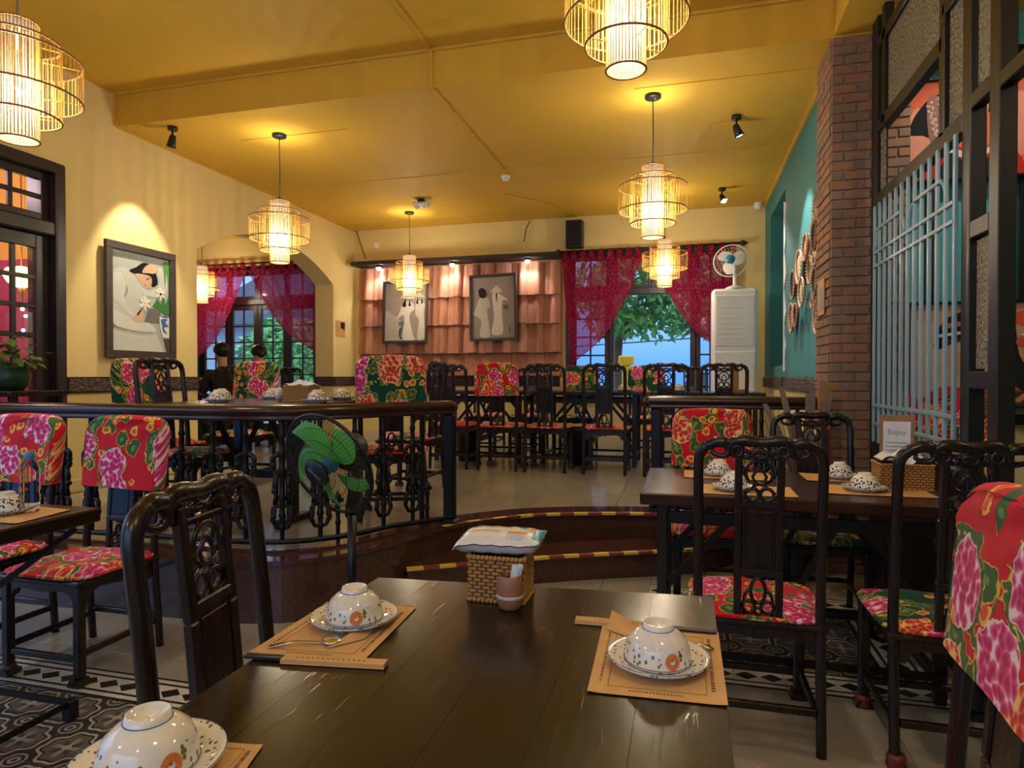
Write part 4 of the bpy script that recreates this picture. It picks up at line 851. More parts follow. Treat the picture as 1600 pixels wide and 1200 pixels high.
def lantern(x, y, zc, ceil, label):
    o = empty('pendant_lantern', (x, y, zc)); tag(o, label, 'lantern', 'tiered bamboo pendant lanterns')
    for nm, k in (('outer_cage', 'outer'), ('middle_cage', 'middle'), ('core_slats', 'core_slats'), ('spokes', 'spokes'), ('paper_core', 'paper'), ('bulb', 'bulb')):
        q_ = inst(nm, LM[k], o)
        if nm in ('outer_cage', 'middle_cage', 'core_slats', 'spokes'): q_['kind'] = 'stuff'
    for k, zs in (('r_outer', (-.065, .115)), ('r_middle', (-.165, .185)), ('r_core', (-.27, .27))):
        for z in zs: inst('rim', LM[k], o, (0, 0, z))
    l = lamp('lantern_light', 'POINT', (0, 0, -.05), LANT_W, (1, .88, .66), shadow_soft_size=.09); l.parent = o
    m = MB(); m.tube([(0, 0, .26), (.003, .002, .5), (0, 0, ceil-zc-.01)], .004, 6); m.lathe([(.001, .31), (.012, .305), (.009, .28), (.004, .265)], 8); m.build('cord', 'black_plastic', o)
    m = MB(); m.lathe([(.001, 0), (.062, 0), (.062, -.02), (.055, -.026), (.001, -.026)], 20, (0, 0, ceil-zc)); m.build('canopy', 'black_plastic', o)
    return o
def lan(u, v, zc, label, dist=None, z=None, ceil=CZ):
    xc = (u-800)/FPX*dist; p = (xc*CS-dist*SN, xc*SN+dist*CS); return lantern(p[0], p[1], z, ceil, label)
lan(438, 0, 0, 'bamboo lantern hanging in front of the arch', 5.75, 2.53)
lan(640, 0, 0, 'bamboo lantern hanging in front of the terracotta tile panel', 8.45, 2.55)
lan(1019, 0, 0, 'bamboo lantern hanging in the centre right, in front of the back wall', 4.95, 2.58)
lan(1038, 0, 0, 'small distant bamboo lantern in front of the curtained window', 7.5, 2.56)
lan(32, 0, 0, 'bamboo lantern at the left edge above the glazed door', 3.02, 2.62, NZ)
lan(977, 0, 0, 'largest bamboo lantern, cut by the top edge of the photo', 2.72, 2.80, NZ)
lan(316, 0, 0, 'bamboo lantern behind the arch, partly cut by its left jamb', 9.5, 2.60)
# ================================================================== SPOTLIGHTS
def spot(x, y, ceil, tgt, label, power, ang, col, glow=True, blend=.5):
    o = empty('ceiling_spotlight', (x, y, ceil)); tag(o, label, 'spotlight', 'black ceiling spotlights')
    m = MB(); m.lathe([(.001, 0), (.04, 0), (.04, -.03), (.001, -.03)], 16); m.build('base', 'black_plastic', o)
    m = MB(); m.tube([(0, 0, -.03), (0, 0, -.09)], .008, 8); m.build('stem', 'black_plastic', o)
    q = (Vector(tgt)-Vector((x, y, ceil-.1))).to_track_quat('-Z', 'Y').to_matrix()
    m = MB(); m.lathe([(.001, .03), (.02, .03), (.028, .01), (.032, -.03), (.040, -.075), (.036, -.075), (.030, -.06)], 16, (0, 0, -.1), q); m.build('head', 'black_plastic', o)
    m = MB(); m.lathe([(.001, -.066), (.034, -.066)], 16, (0, 0, -.1), q); m.build('bulb', 'spot_glow' if glow else 'white_plastic', o)
    if power:
        l = lamp('spot_beam', 'SPOT', (0, 0, 0), power, col, spot_size=R(ang), spot_blend=blend, shadow_soft_size=.02); l.parent = o
        l.location = q @ Vector((0, 0, -.09))+Vector((0, 0, -.1)); l.rotation_euler = q.to_euler()
    return o
yy, zz = pxx(215, 420, LX)
pS = at(272, 200, CZ); spot(pS.x, pS.y, CZ, (LX, yy, 1.75), 'black spotlight on the ceiling pointing at the picture of a woman in grey', 42, 60, (1, .86, .6), False)
pS = at(1149, 183, CZ); spot(pS.x, pS.y, CZ, (RX, 5.75, 1.9), 'black lit spotlight nearest to the brick pillar', 50, 58, (1, .95, .85))
pS = at(1127, 295, CZ); spot(pS.x, pS.y, CZ, (RX, 6.9, 1.9), 'black lit spotlight near the back wall above the white fan', 36, 60, (1, .95, .85))
spot(1.75, 3.75, NZ, (1.85, 5.0, 2.3), 'black spotlight in the side room pointing at the red portrait', 18, 75, (1, .92, .8))
# ================================================================== TILE PANEL, SHELF, PICTURES ON THE BACK WALL
TX0 = px(560, 0, BY-.1)[0]; TX1 = px(876, 0, BY-.1)[0]
tp = empty('tile_panel', ((TX0+TX1)/2, BY-.04, 1.25)); tag(tp, 'wall panel of overlapping ribbed terracotta roof tiles', 'tile panel')
m = MB(); m.box(TX0, TX1, BY-.04, BY-.001, 1.25, 2.82); bb_ = m.build('backing', 'terracotta', tp); bb_.location = -tp.location
nt = 13; tw = (TX1-TX0)/nt; rowsz = [2.80, 2.385, 1.995, 1.60, 1.26]
def tile_mesh(h, flat):
    m = MB(); ncol = 12; P = []
    for i in range(ncol+1):
        t = i/ncol; x = (t-.5)*(tw-.004)
        if flat: d = .012+.006*sin(t*pi*4)
        else: d = .016+(.07*sin(pi*min(1, max(0, (t-.38)/.62)))**.8 if t > .38 else .010*sin(pi*t/.38))
        P.append((x, d))
    rows_ = []
    for k, (zt, ext) in enumerate(((0, 0.0), (h*.5, .022), (h, .052))):
        rows_.append([(x, -(d+ext), -zt) for x, d in P])
    vs = [p for r_ in rows_ for p in r_]; n = ncol+1
    fs = [(i*n+j, i*n+j+1, (i+1)*n+j+1, (i+1)*n+j) for i in range(2) for j in range(ncol)]; m.add(vs, fs, True)
    low = rows_[2]; hi_ = [(x, y+.02, z) for x, y, z in low]; m.add(low+hi_, [(j, j+1, n+j+1, n+j) for j in range(ncol)])
    m.add([rows_[k][0] for k in range(3)]+[(x, 0, z) for x, y, z in [rows_[k][0] for k in range(3)]], [(0, 1, 4, 3), (1, 2, 5, 4)]); m.add([rows_[k][-1] for k in range(3)]+[(x, 0, z) for x, y, z in [rows_[k][-1] for k in range(3)]], [(0, 1, 4, 3), (1, 2, 5, 4)])
    return m.mesh('roof_tile', 'terracotta')
for r_ in range(4):
    me = tile_mesh(rowsz[r_]-rowsz[r_+1]+(.03 if r_ < 3 else 0), r_ == 3)
    for i in range(nt): inst('roof_tile', me, tp, (TX0+(i+.5)*tw-tp.location.x, -.0+random.uniform(-.003, .003), rowsz[r_]-tp.location.z+random.uniform(-.006, .006)))
m = MB(); sx0 = px(548, 0, BY-.3)[0]; m.box(sx0, TX1+.02, BY-.30, BY-.001, 2.83, 2.885, .006); tag(m.build('wall_shelf', 'door_wood'), 'long dark board shelf above the terracotta tile panel', 'shelf')
for u, lb in ((592, 'small round lamp under the dark shelf, nearest the arch'), (707, 'small round lamp under the middle of the dark shelf'), (824, 'small round lamp under the dark shelf, nearest the speaker')):
    X = px(u, 0, BY-.2)[0]; o = empty('downlight', (X, BY-.2, 2.83)); tag(o, lb, 'lamp', 'lamps under the shelf')
    m = MB(); m.lathe([(.001, 0), (.045, 0), (.04, -.03), (.001, -.03)], 14); m.build('base', 'black_plastic', o); m = MB(); m.sphere((0, 0, -.035), .034, 12, 8); m.build('bulb', 'spot_glow', o)
    l = lamp('downlight_beam', 'SPOT', (0, -.03, -.08), 8, (1, .93, .86), spot_size=R(125), spot_blend=.8, shadow_soft_size=.03); l.parent = o; l.rotation_euler = (R(14), 0, 0)
def ell(cx, cy, rx, ry, n=18, rot=0, a0=0, a1=360):
    return [(cx+rx*cos(R(a0+(a1-a0)*i/n))*cos(rot)-ry*sin(R(a0+(a1-a0)*i/n))*sin(rot), cy+rx*cos(R(a0+(a1-a0)*i/n))*sin(rot)+ry*sin(R(a0+(a1-a0)*i/n))*cos(rot)) for i in range(n if a1-a0 == 360 else n+1)]
def sm_poly(P, n=4):
    Q = P+[P[0], P[1], P[2]]; return catmull([tuple(map(float, p)) for p in [P[-1]]+Q[:-1]], n)[n:-n]
def canvas(parent, w, h, layers, name='painted_canvas'):
    """flat painting: coloured shapes, each a layer of paint 0.3 mm proud of the last; x right, z up, faces -y"""
    m = MB(); mats = []; m.box(-w/2, w/2, .0, .012, -h/2, h/2); mats.append(colmat(layers[0]))
    for i, (c, P) in enumerate(layers[1:]):
        cm = colmat(c)
        if cm not in mats: mats.append(cm)
        m.k = mats.index(cm); d = -.0004*min(i+1, 22)
        m.prism([((min(1, max(0, x))-.5)*w, (min(1, max(0, y))-.5)*h) for x, y in P], d, 0.0)
    return m.build(name, mats, parent)
def picture(name, label, loc, rot, w, h, fw, fmat, layers, depth=.03, cat='picture'):
    o = empty(name, loc, rot=rot); tag(o, label, cat)
    for a, e, c, d in ((-w/2, w/2, h/2-fw, h/2), (-w/2, w/2, -h/2, -h/2+fw)): m = MB(); m.box(a, e, -depth, .004, c, d, .004); m.build('frame_rail', fmat, o)
    for a, e in ((-w/2, -w/2+fw), (w/2-fw, w/2)): m = MB(); m.box(a, e, -depth, .004, -h/2+fw, h/2-fw, .004); m.build('frame_stile', fmat, o)
    canvas(o, w-2*fw, h-2*fw, layers); return o
# picture of a woman in grey on the left wall
Ya, Z1 = pxx(163, 373, LX+.03); Yb, _ = pxx(272, 398, LX+.03); _, Z0 = pxx(218, 560, LX+.03)
G1 = (.50, .53, .52)
L1 = [(.42, .47, .46), ((.62, .66, .64), [(0, 0), (.9, 0), (.82, .12), (.72, .24), (.62, .30), (.5, .28), (.4, .26), (.2, .35), (.1, .55), (0, .5)]),
      ((.55, .58, .57), sm_poly([(.02, .45), (.02, .72), (.1, .82), (.28, .83), (.42, .80), (.55, .68), (.62, .60), (.55, .42), (.40, .28), (.2, .30), (.05, .38)])),
      ((.18, .17, .17), [(.55, .30), (.85, .30), (.85, .42), (.70, .46), (.62, .44)]), ((.30, .33, .33), [(.22, .52), (.28, .60), (.24, .72), (.21, .74), (.25, .6), (.19, .53)]),
      ((.6, .64, .62), sm_poly([(.02, .72), (.02, .55), (.12, .46), (.35, .34), (.40, .38), (.22, .52), (.25, .68), (.15, .78)])),
      ((.58, .62, .61), sm_poly([(.80, .88), (.88, .90), (.97, .80), (.96, .66), (.88, .58), (.6, .58), (.52, .62), (.75, .66), (.83, .72)])),
      ((.012, .012, .014), sm_poly([(.30, .81), (.42, .86), (.55, .92), (.70, .90), (.78, .80), (.79, .72), (.70, .685), (.66, .74), (.55, .78), (.45, .78)])),
      ((.62, .42, .30), sm_poly([(.40, .79), (.52, .80), (.66, .79), (.69, .74), (.66, .68), (.57, .66), (.50, .69), (.42, .76)])), ((.65, .45, .33), sm_poly([(.52, .82), (.60, .90), (.74, .92), (.80, .88), (.74, .83), (.62, .82)])),
      ((.08, .04, .04), ell(.60, .755, .02, .006, 8)), ((.5, .1, .08), ell(.575, .69, .016, .006, 8)), ((.02, .02, .02), ell(.635, .765, .03, .004, 8, .5)),
      ((.65, .45, .33), sm_poly([(.36, .33), (.44, .40), (.53, .42), (.52, .32), (.42, .29)])), ((.05, .05, .06), [(.41, .38), (.52, .45), (.50, .42), (.44, .36)]),
      ((.06, .22, .07), [(.70, .48), (.95, .40), (1, .42), (1, .62), (.93, .50), (.9, .62), (.86, .5), (.78, .56)]), ((.12, .32, .1), [(.9, .9), (.93, .7), (.96, .9), (1, .72), (1, .98), (.92, .98)]),
      ((.72, .75, .72), [(.82, .38), (1, .38), (1, .15), (.88, .16), (.83, .26)]), ((.06, .16, .42), sm_poly([(.85, .35), (.97, .36), (.93, .32), (.99, .28), (.9, .26), (.96, .20), (.88, .22), (.86, .29)])), ((.06, .16, .42), ell(.92, .38, .07, .01, 8))]
for cx, cy, rr2 in ((.56, .50, .11), (.84, .62, .10)):
    P = []
    for i in range(24): P.append((cx+(rr2 if i % 4 == 2 else rr2*.75 if i % 2 else rr2*.3)*cos(i*pi/12), cy+(rr2*.75 if i % 4 == 2 else rr2*.55 if i % 2 else rr2*.22)*sin(i*pi/12)))
    L1.append(((.78, .79, .70), P)); L1.append(((.7, .6, .15), ell(cx, cy, .022, .016, 8)))
L1 += [((.10, .08, .07), [(.90, .14), (1, .15), (1, .0), (.96, .0)]), ((.66, .69, .66), sm_poly([(.0, .40), (.2, .36), (.42, .29), (.62, .30), (.74, .22), (.5, .2), (.2, .22), (.03, .26)]))]
picture('framed_picture', 'large picture of a woman in pale grey with lilies, on the left wall', (LX+.032, (Ya+Yb)/2, (Z0+Z1)/2), (0, 0, pi/2), Yb-Ya, Z1-Z0, .065, 'frame_wood', L1)
# two pictures of women in white on the tile panel
def white_pair(kind):
    bgc = (.30, .25, .235); w = (.60, .57, .53); w2 = (.52, .49, .45)
    if kind == 1:
        return [bgc, ((.42, .38, .36), sm_poly([(0, 0), (.5, 0), (.45, .3), (.2, .45), (0, .5)])),
                (w, sm_poly([(.42, .62), (.52, .68), (.66, .66), (.72, .55), (.60, .42), (.70, .1), (.74, .02), (.46, .02), (.48, .3), (.45, .45), (.28, .38), (.36, .5)])), (w2, sm_poly([(.76, .66), (.9, .68), (.98, .6), (.95, .48), (1, .1), (.98, .03), (.80, .03), (.84, .35), (.75, .45)])),
                ((.02, .015, .015), [(.42, .62), (.5, .74), (.52, .60), (.44, .58)]), ((.02, .015, .015), [(.57, .6), (.60, .72), (.64, .60)]), ((.02, .015, .015), [(.76, .64), (.80, .76), (.82, .63)]), ((.02, .015, .015), [(.90, .74), (.93, .64), (.88, .64)]),
                ((.5, .44, .38), [(.34, .74), (.50, .84), (.62, .74)]), ((.5, .44, .38), [(.70, .76), (.84, .84), (.99, .74)]), ((.03, .03, .05), ell(.42, .2, .012, .14, 10, -.2)), ((.12, .17, .15), ell(.40, .30, .07, .045, 9)), ((.03, .03, .05), [(.36, .2), (.40, .24), (.38, .1), (.44, .03), (.40, .02), (.35, .1)])]
    return [bgc, (w2, sm_poly([(.10, .52), (.18, .66), (.30, .68), (.40, .64), (.42, .50), (.36, .48), (.38, .3), (.42, .04), (.18, .04), (.22, .28), (.12, .36), (.03, .40)])), (w, sm_poly([(.48, .70), (.60, .73), (.72, .68), (.86, .60), (.72, .60), (.70, .4), (.72, .08), (.5, .05), (.46, .12), (.52, .36)])),
            ((.025, .02, .02), sm_poly([(.16, .80), (.24, .83), (.33, .78), (.34, .68), (.24, .66), (.17, .70)])), ((.55, .5, .45), [(.43, .75), (.58, .86), (.72, .75), (.58, .73)]), ((.02, .015, .015), [(.56, .73), (.60, .73), (.59, .60), (.575, .58)]), ((.10, .15, .11), ell(.80, .5, .07, .04, 9)), ((.35, .33, .28), [(.88, .38), (.89, .38), (.9, .04), (.87, .04)]), ((.03, .03, .03), [(.875, .2), (.89, .2), (.888, .05), (.872, .05)])]
for k, (u0, u1, v0, v1, lb, ry) in enumerate(((599, 669, 440, 536, 'left one of two pictures of women in white on the tiles, behind a lantern', 0), (734, 808, 430, 532, 'right of two grey-framed pictures on the tile panel, a conical hat in it', R(-1.5)))):
    Y = BY-.235; x0, z1 = px(u0, v0, Y); x1, z0 = px(u1, v1, Y)
    picture('framed_picture', lb, ((x0+x1)/2, Y, (z0+z1)/2), (R(-3), ry, 0), x1-x0, z1-z0, .035, 'grey_frame', white_pair(k+1))
# two paintings in the side room on a dark rack
RY = 4.98
m = MB()
for z in (2.60, 1.70): m.box(1.34, 3.0, RY-.02, RY+.02, z-.035, z+.035, .003)
for X in (1.36, 1.62, 1.88, 2.14, 2.40, 2.66): m.box(X-.022, X+.022, RY-.015, RY+.015, 1.7, 2.6, .003)
m.box(1.34, 3.0, RY-.02, RY+.02, 3.33, 3.42, .003); m.box(1.34, 1.42, RY-.02, RY+.02, .9, 3.4, .003); m.box(2.18, 2.26, RY-.02, RY+.02, .9, 3.4, .003); m.box(1.34, 3.0, RY-.02, RY+.02, .93, 1.0, .003)
tag(m.build('display_rack', 'black_iron'), 'dark metal rack holding the two portraits in the side room', 'rack')
xa, za = px(1418, 135, RY-.036); xb, zb = px(1597, 112, RY-.036); _, zc0 = px(1510, 278, RY-.036)
LR = [(.72, .16, .08), ((.78, .33, .22), sm_poly([(.0, .1), (.25, .05), (.3, .5), (.1, .75), (0, .6)])), ((.80, .30, .22), sm_poly([(.75, .3), (1, .2), (1, .8), (.85, .7)])),
      ((.55, .03, .02), sm_poly([(.1, 0), (.2, .2), (.38, .32), (.6, .28), (.8, .34), (.94, .22), (1, 0), (.5, -.1)])), ((.02, .02, .022), sm_poly([(.0, .48), (.03, .62), (.10, .74), (.20, .84), (.40, .90), (.45, .70), (.36, .5), (.22, .42), (.12, .46)])), ((.36, .17, .13), sm_poly([(.16, .80), (.24, .86), (.30, .70), (.31, .40), (.25, .33), (.18, .42)])),
      ((.35, .36, .38), sm_poly([(.38, .98), (.6, 1), (.78, .98), (.74, .9), (.5, .88), (.4, .9)])), ((.02, .02, .022), sm_poly([(.40, .94), (.6, .96), (.85, .92), (.9, .70), (.8, .60), (.7, .64), (.55, .7), (.42, .7)])),
      ((.65, .38, .20), sm_poly([(.40, .80), (.56, .86), (.68, .80), (.68, .62), (.56, .48), (.44, .56), (.38, .68)])), ((.1, .03, .02), ell(.53, .72, .04, .01, 8)), ((.4, .05, .03), ell(.50, .60, .035, .012, 8)),
      ((.72, .68, .60), sm_poly([(.34, .34), (.5, .26), (.68, .28), (.80, .36), (.68, .22), (.5, .20), (.36, .26)])), ((.25, .12, .04), sm_poly([(.35, .1), (.7, .12), (.9, .14), (.7, .02), (.4, 0)])), ((.03, .03, .03), sm_poly([(.36, .26), (.50, .16), (.68, .18), (.82, .26), (.86, .0), (.3, .0)])), ((.65, .5, .42), [(.70, .30), (.74, .30), (.78, .05), (.74, .02)])]
for i_ in range(70):
    t_ = i_/70; LR.append(((.75, .62, .52), ell(.175+.10*((i_*.618) % 1)+.02*sin(t_*9), .36+.48*((i_*.377) % 1), .009, .012, 5)))
picture('framed_picture', 'square red portrait of a woman in a beaded headdress, upper right behind the partition', ((xa+xb)/2, RY-.036, (za+zc0)/2), (0, 0, 0), xb-xa+.04, za-zc0+.04, .018, 'black_iron', LR)
xa, za = px(1424, 478, RY-.036); _, zc0 = px(1500, 632, RY-.036)
LP = [(.62, .33, .17), ((.70, .44, .25), sm_poly([(.0, .0), (.3, .1), (.25, .7), (0, .8)])), ((.02, .02, .025), sm_poly([(.15, .55), (.22, .85), (.45, .95), (.62, .85), (.66, .5), (.75, .25), (.66, .05), (.55, .3), (.5, .6), (.3, .62)])), ((.60, .18, .10), [(.2, .80), (.6, .90), (.62, .86), (.2, .75)]), ((.75, .7, .6), [(.18, .70), (.62, .80), (.63, .77), (.18, .67)]), ((.04, .05, .12), [(.2, .64), (.64, .72), (.64, .66), (.2, .60)]),
      ((.68, .36, .20), sm_poly([(.25, .6), (.5, .64), (.54, .4), (.42, .22), (.28, .32), (.22, .48)])), ((.05, .02, .02), ell(.34, .5, .035, .012, 8)), ((.05, .02, .02), ell(.46, .51, .03, .012, 8)), ((.4, .06, .04), ell(.38, .34, .04, .014, 8)), ((.55, .08, .05), sm_poly([(.1, 0), (.2, .18), (.4, .16), (.6, .22), (.7, 0)])), ((.70, .10, .04), ell(.70, .85, .07, .08)), ((.70, .10, .04), ell(.68, .62, .04, .05)), ((.08, .25, .08), ell(.77, .57, .04, .03)),
      ((.75, .7, .62), ell(.72, .70, .06, .010, 10, .3)), ((.05, .05, .05), sm_poly([(.3, 0), (.45, .12), (.8, .14), (1, .05), (1, 0)])), ((.60, .25, .06), [(.62, .05), (.78, .22), (.8, .2), (.66, .03)])]
picture('framed_picture', 'tan portrait with orange flowers in the hair, lower right behind the partition', (xa+.47, RY-.036, (za+zc0)/2), (0, 0, 0), 1.0, za-zc0+.04, .015, 'black_iron', LP)
# ================================================================== SPEAKER, FANS, AIR CONDITIONER
x0, z1 = px(883, 346, BY-.15); x1, z0 = px(910, 386, BY-.15)
o = empty('wall_speaker', ((x0+x1)/2, BY-.1, (z0+z1)/2)); tag(o, 'black speaker on the back wall above the left curtain', 'speaker')
m = MB(); h = (z1-z0)/2; w = (x1-x0)/2; m.prism([(-w*.9, -.08), (w*.9, -.08), (w, .06), (w*.7, .09), (-w*.7, .09), (-w, .06)], -h, h, 'z'); m.build('cabinet', 'black_plastic', o); m = MB(); m.box(-w*.8, w*.8, -.092, -.08, -h*.9, h*.9, .01); m.build('grille', 'black_iron', o)
m = MB(); m.box(-.02, .02, .08, .099, -.04, .04); m.build('bracket', 'black_iron', o)
AY = 7.75; ax0 = px(1112, 0, AY)[0]; ax1 = ax0+.50; _, az1 = px(1145, 450, AY)
o = empty('air_conditioner', ((ax0+ax1)/2, AY+.18, PZ)); tag(o, 'tall white floor-standing air conditioner beside the window', 'air conditioner'); w = (ax1-ax0)/2; H = az1-PZ
m = MB(); m.box(-w, w, -.15, .17, 0, H, .03); m.build('cabinet', 'white_plastic', o)
m = MB(); m.box(-w+.03, w-.03, -.165, -.145, .62, H-.72, .008); m.build('front_panel', 'white_plastic', o)
m = MB(); m.box(-w+.03, w-.03, -.165, -.145, .05, .60, .008); m.build('lower_panel', 'white_plastic', o)
m = MB(); m.box(-w+.04, w-.04, -.162, -.149, H-.66, H-.08, .006); gr = m.build('air_outlet', 'ac_grille', o)
for i in range(9): m = MB(); m.box(-w+.06, w-.06, -.1645, -.158, H-.62+i*.058, H-.62+i*.058+.008); m.build('slat', 'white_plastic', gr)
m = MB(); m.box(-w+.05, -w+.13, -.168, -.16, .55, .60); m.build('label_plate', 'pack_grey', o); m = MB(); m.box(w-.06, w-.045, -.168, -.16, .8, 1.05, .003); m.build('door_handle', 'ac_grille', o)
def cage_fan(m_, r, depth, nw, nr, wr=.0013):
    for i in range(nw):
        a = 2*pi*i/nw; c, s_ = cos(a), sin(a)
        m_.tube([(.05*c, .05*s_, depth), (r*.55*c, r*.55*s_, depth*.92), (r*.9*c, r*.9*s_, depth*.55), (r*c, r*s_, 0)], wr, 3, cap=False)
        m_.tube([(.05*c, .05*s_, -depth*.8), (r*.6*c, r*.6*s_, -depth*.75), (r*.93*c, r*.93*s_, -depth*.35), (r*c, r*s_, 0)], wr, 3, cap=False)
    for k in range(nr): t = (k+1)/(nr+1); m_.ring((0, 0, depth*(1-t**2.2)), r*t, wr*1.2, 'z', 32, 3)
fx, fz = px(1141, 408, AY+.08); o = empty('desk_fan', (fx, AY+.12, PZ+H)); tag(o, 'white desk fan with blue hub on top of the air conditioner', 'fan')
zc = fz-PZ-H
m = MB(); m.lathe([(.001, 0), (.11, 0), (.11, .012), (.07, .035), (.03, .045), (.022, .06), (.022, zc-.06), (.03, zc-.02), (.001, zc)], 20, (.05, .02, 0)); m.build('stand', 'white_plastic', o)
hd = empty('fan_head', (0, -.05, zc)); hd.parent = o; hd.rotation_euler = (R(80), 0, R(-12)); 
m = MB(); cage_fan(m, .19, .06, 28, 3, .0010); m.ring((0, 0, 0), .19, .006, 'z', 36, 6); m.build('cage', 'white_plastic', hd)
m = MB(); m.lathe([(.001, .07), (.05, .066), (.055, .05), (.05, .04)], 18); m.build('hub', 'fan_blue', hd); m = MB(); m.lathe([(.001, -.15), (.05, -.14), (.06, -.06), (.03, -.03)], 16); m.build('motor', 'white_plastic', hd)
def blades(m_, n, r, w, z0, tw):
    for k in range(n):
        a = 2*pi*k/n; 
        def f(u, v):
            rr3 = .04+(r-.04)*u; ang = a+(v-.5)*w*(.6+.8*sin(pi*min(1, u*.9+.1)))/max(.3, .35+.65*u)*1.0+u*.5; return (rr3*cos(ang), rr3*sin(ang), z0+(v-.5)*tw)
        m_.grid(f, 8, 5)
m = MB(); blades(m, 3, .16, .8, 0, .03); m.build('blades', 'ac_grille', hd)
# green pedestal fan in front of the railing
zc3 = 2.93; xc = (549-800)/FPX*zc3; fp = (xc*CS-zc3*SN, xc*SN+zc3*CS); hubz = CAMH+(588-712)*zc3/FPX
o = empty('pedestal_fan', (fp[0], fp[1], 0)); tag(o, 'black pedestal fan with green blades, tilted down in front of the curved railing', 'fan')
m = MB(); m.lathe([(.001, 0), (.18, 0), (.18, .015), (.06, .04), (.03, .05), (.03, .06)], 28); m.build('base', 'black_plastic', o)
m = MB(); m.tube([(0, 0, .05), (0, 0, .62)], .02, 10); m.tube([(0, 0, .62), (0, 0, hubz-.10)], .013, 10); m.build('pole', 'black_iron', o)
nrm = Vector((-.8*.78, -.59*.78, .0)); # image-plane part of the facing direction: left and down
right = Vector((CS, SN, 0)); fwd = Vector((-SN, CS, 0)); up = Vector((0, 0, 1))
fd = (right*(-.46)+up*(-.36)+fwd*(-.81)).normalized()
mot = Vector((.015, 0, hubz+.04)); q = fd.to_track_quat('Z', 'Y')
hd = empty('fan_head', mot+fd*.17); hd.parent = o; hd.rotation_mode = 'QUATERNION'; hd.rotation_quaternion = q
m = MB(); cage_fan(m, .235, .075, 80, 4, .0011); m.ring((0, 0, 0), .235, .008, 'z', 48, 6); m.build('cage', 'black_iron', hd)
for k in range(5):
    m = MB(); a = 2*pi*k/5+.35
    def f(u, v):
        rr3 = .035+.178*u; wd = .28+.50*sin(pi*min(1., u*.75+.2)); ang = a+(v-.5)*wd*(1.25-.25*u)+u*.55*u; return (rr3*cos(ang), rr3*sin(ang), .0+(v-.5)*.035)
    m.grid(f, 10, 6); m.build('blade', 'blade_green', hd, recalc=False)
m = MB(); m.lathe([(.001, .088), (.058, .084), (.064, .074), (.056, .066)], 24); m.build('badge', 'black_plastic', hd); m = MB(); m.lathe([(.001, .045), (.035, .04), (.04, -.02)], 18); m.build('hub', 'fan_blue', hd)
m = MB(); m.lathe([(.001, -.21), (.05, -.205), (.075, -.17), (.08, -.12), (.07, -.08), (.04, -.06)], 20); m.build('motor', 'black_plastic', hd)
def text(s, parent, size, loc, rot, mat, name='lettering', ext=.0003, align='CENTER'):
    c = bpy.data.curves.new(name, 'FONT'); c.body = s; c.size = size; c.extrude = ext; c.align_x = align; c.align_y = 'CENTER'; c.materials.append(M[mat] if isinstance(mat, str) else mat)
    t0 = bpy.data.objects.new(name, c); COL.objects.link(t0); me = bpy.data.meshes.new_from_object(t0); bpy.data.objects.remove(t0)
    t = bpy.data.objects.new(name, me); COL.objects.link(t); t.location = loc; t.rotation_euler = rot
    if parent: t.parent = parent
    return t
text('SENKO', hd, .022, (0, 0, .0892), (0, 0, R(-90)+R(45)), 'pack_grey')
m = MB(); m.tube([(fp[0]+.04, fp[1]+.03, hubz-.15), (fp[0]+.0, fp[1]+.05, .6), (fp[0]-.06, fp[1]+.04, .3), (fp[0]-.12, fp[1]+.06, .006), (fp[0]-.3, fp[1]+.1, .006)], .003, 5); tag(m.build('power_cord', 'black_plastic'), 'thin black cord running down beside the pedestal fan', 'cord')
# small ceiling devices
p = at(790, 276, CZ); o = empty('smoke_detector', (p.x, p.y, CZ)); tag(o, 'white round smoke detector on the ceiling duct', 'detector'); m = MB(); m.lathe([(.001, -.05), (.03, -.05), (.04, -.03), (.055, -.015), (.055, 0), (.001, 0)], 18); m.build('housing', 'white_plastic', o)
p = at(659, 312, CZ); o = empty('emergency_lamp', (p.x, p.y, CZ)); tag(o, 'white twin-headed emergency lamp on the ceiling', 'lamp'); m = MB(); m.box(-.10, .10, -.06, .06, -.075, -.045, .012); m.build('housing', 'white_plastic', o); m = MB(); m.box(-.04, .04, -.04, .04, -.045, 0, .01); m.build('mount', 'black_plastic', o)
for sx in (-.06, .06): m = MB(); m.sphere((sx, 0, -.085), .035, 12, 8); m.build('lens', 'white_plastic', o)
o = empty('security_camera', (RX-.10, BY-.12, CZ-.0)); tag(o, 'small white dome camera in the corner above the air conditioner', 'camera'); m = MB(); m.lathe([(.001, 0), (.05, 0), (.05, -.03), (.045, -.035)], 16); m.build('mount', 'white_plastic', o); m = MB(); m.sphere((0, 0, -.045), .045, 14, 8); m.build('dome', 'white_plastic', o)
m = MB(); x0, z1 = px(589, 384, BY-.02); m.box(x0-.04, x0+.04, BY-.02, BY, z1-.04, z1+.04, .004); tag(m.build('wall_socket', 'white_plastic'), 'pale socket box above the dark shelf, near its left end', 'socket')
ya, z1 = pxx(524, 500, LX); yb, z0 = pxx(543, 527, LX); o = empty('wall_sign', (LX+.004, (ya+yb)/2, (z0+z1)/2), rot=(0, 0, pi/2)); ya, yb = 8.09, 8.36; o.location.y = 8.22
tag(o, 'small tan sign with a dark speech bubble, right of the arch', 'sign'); m = MB(); m.box(-.13, .13, -.003, .0, (z0-z1)/2, (z1-z0)/2, .001); m.build('board', 'sign_tan', o); m = MB(); m.prism([(.0, .0), (.11, .0), (.11, .09), (.0, .09)], -.005, -.003); m.prism([(.06, .01), (.10, .01), (.09, -.03)], -.005, -.003); m.build('speech_bubble', 'door_wood', o)
m = MB()
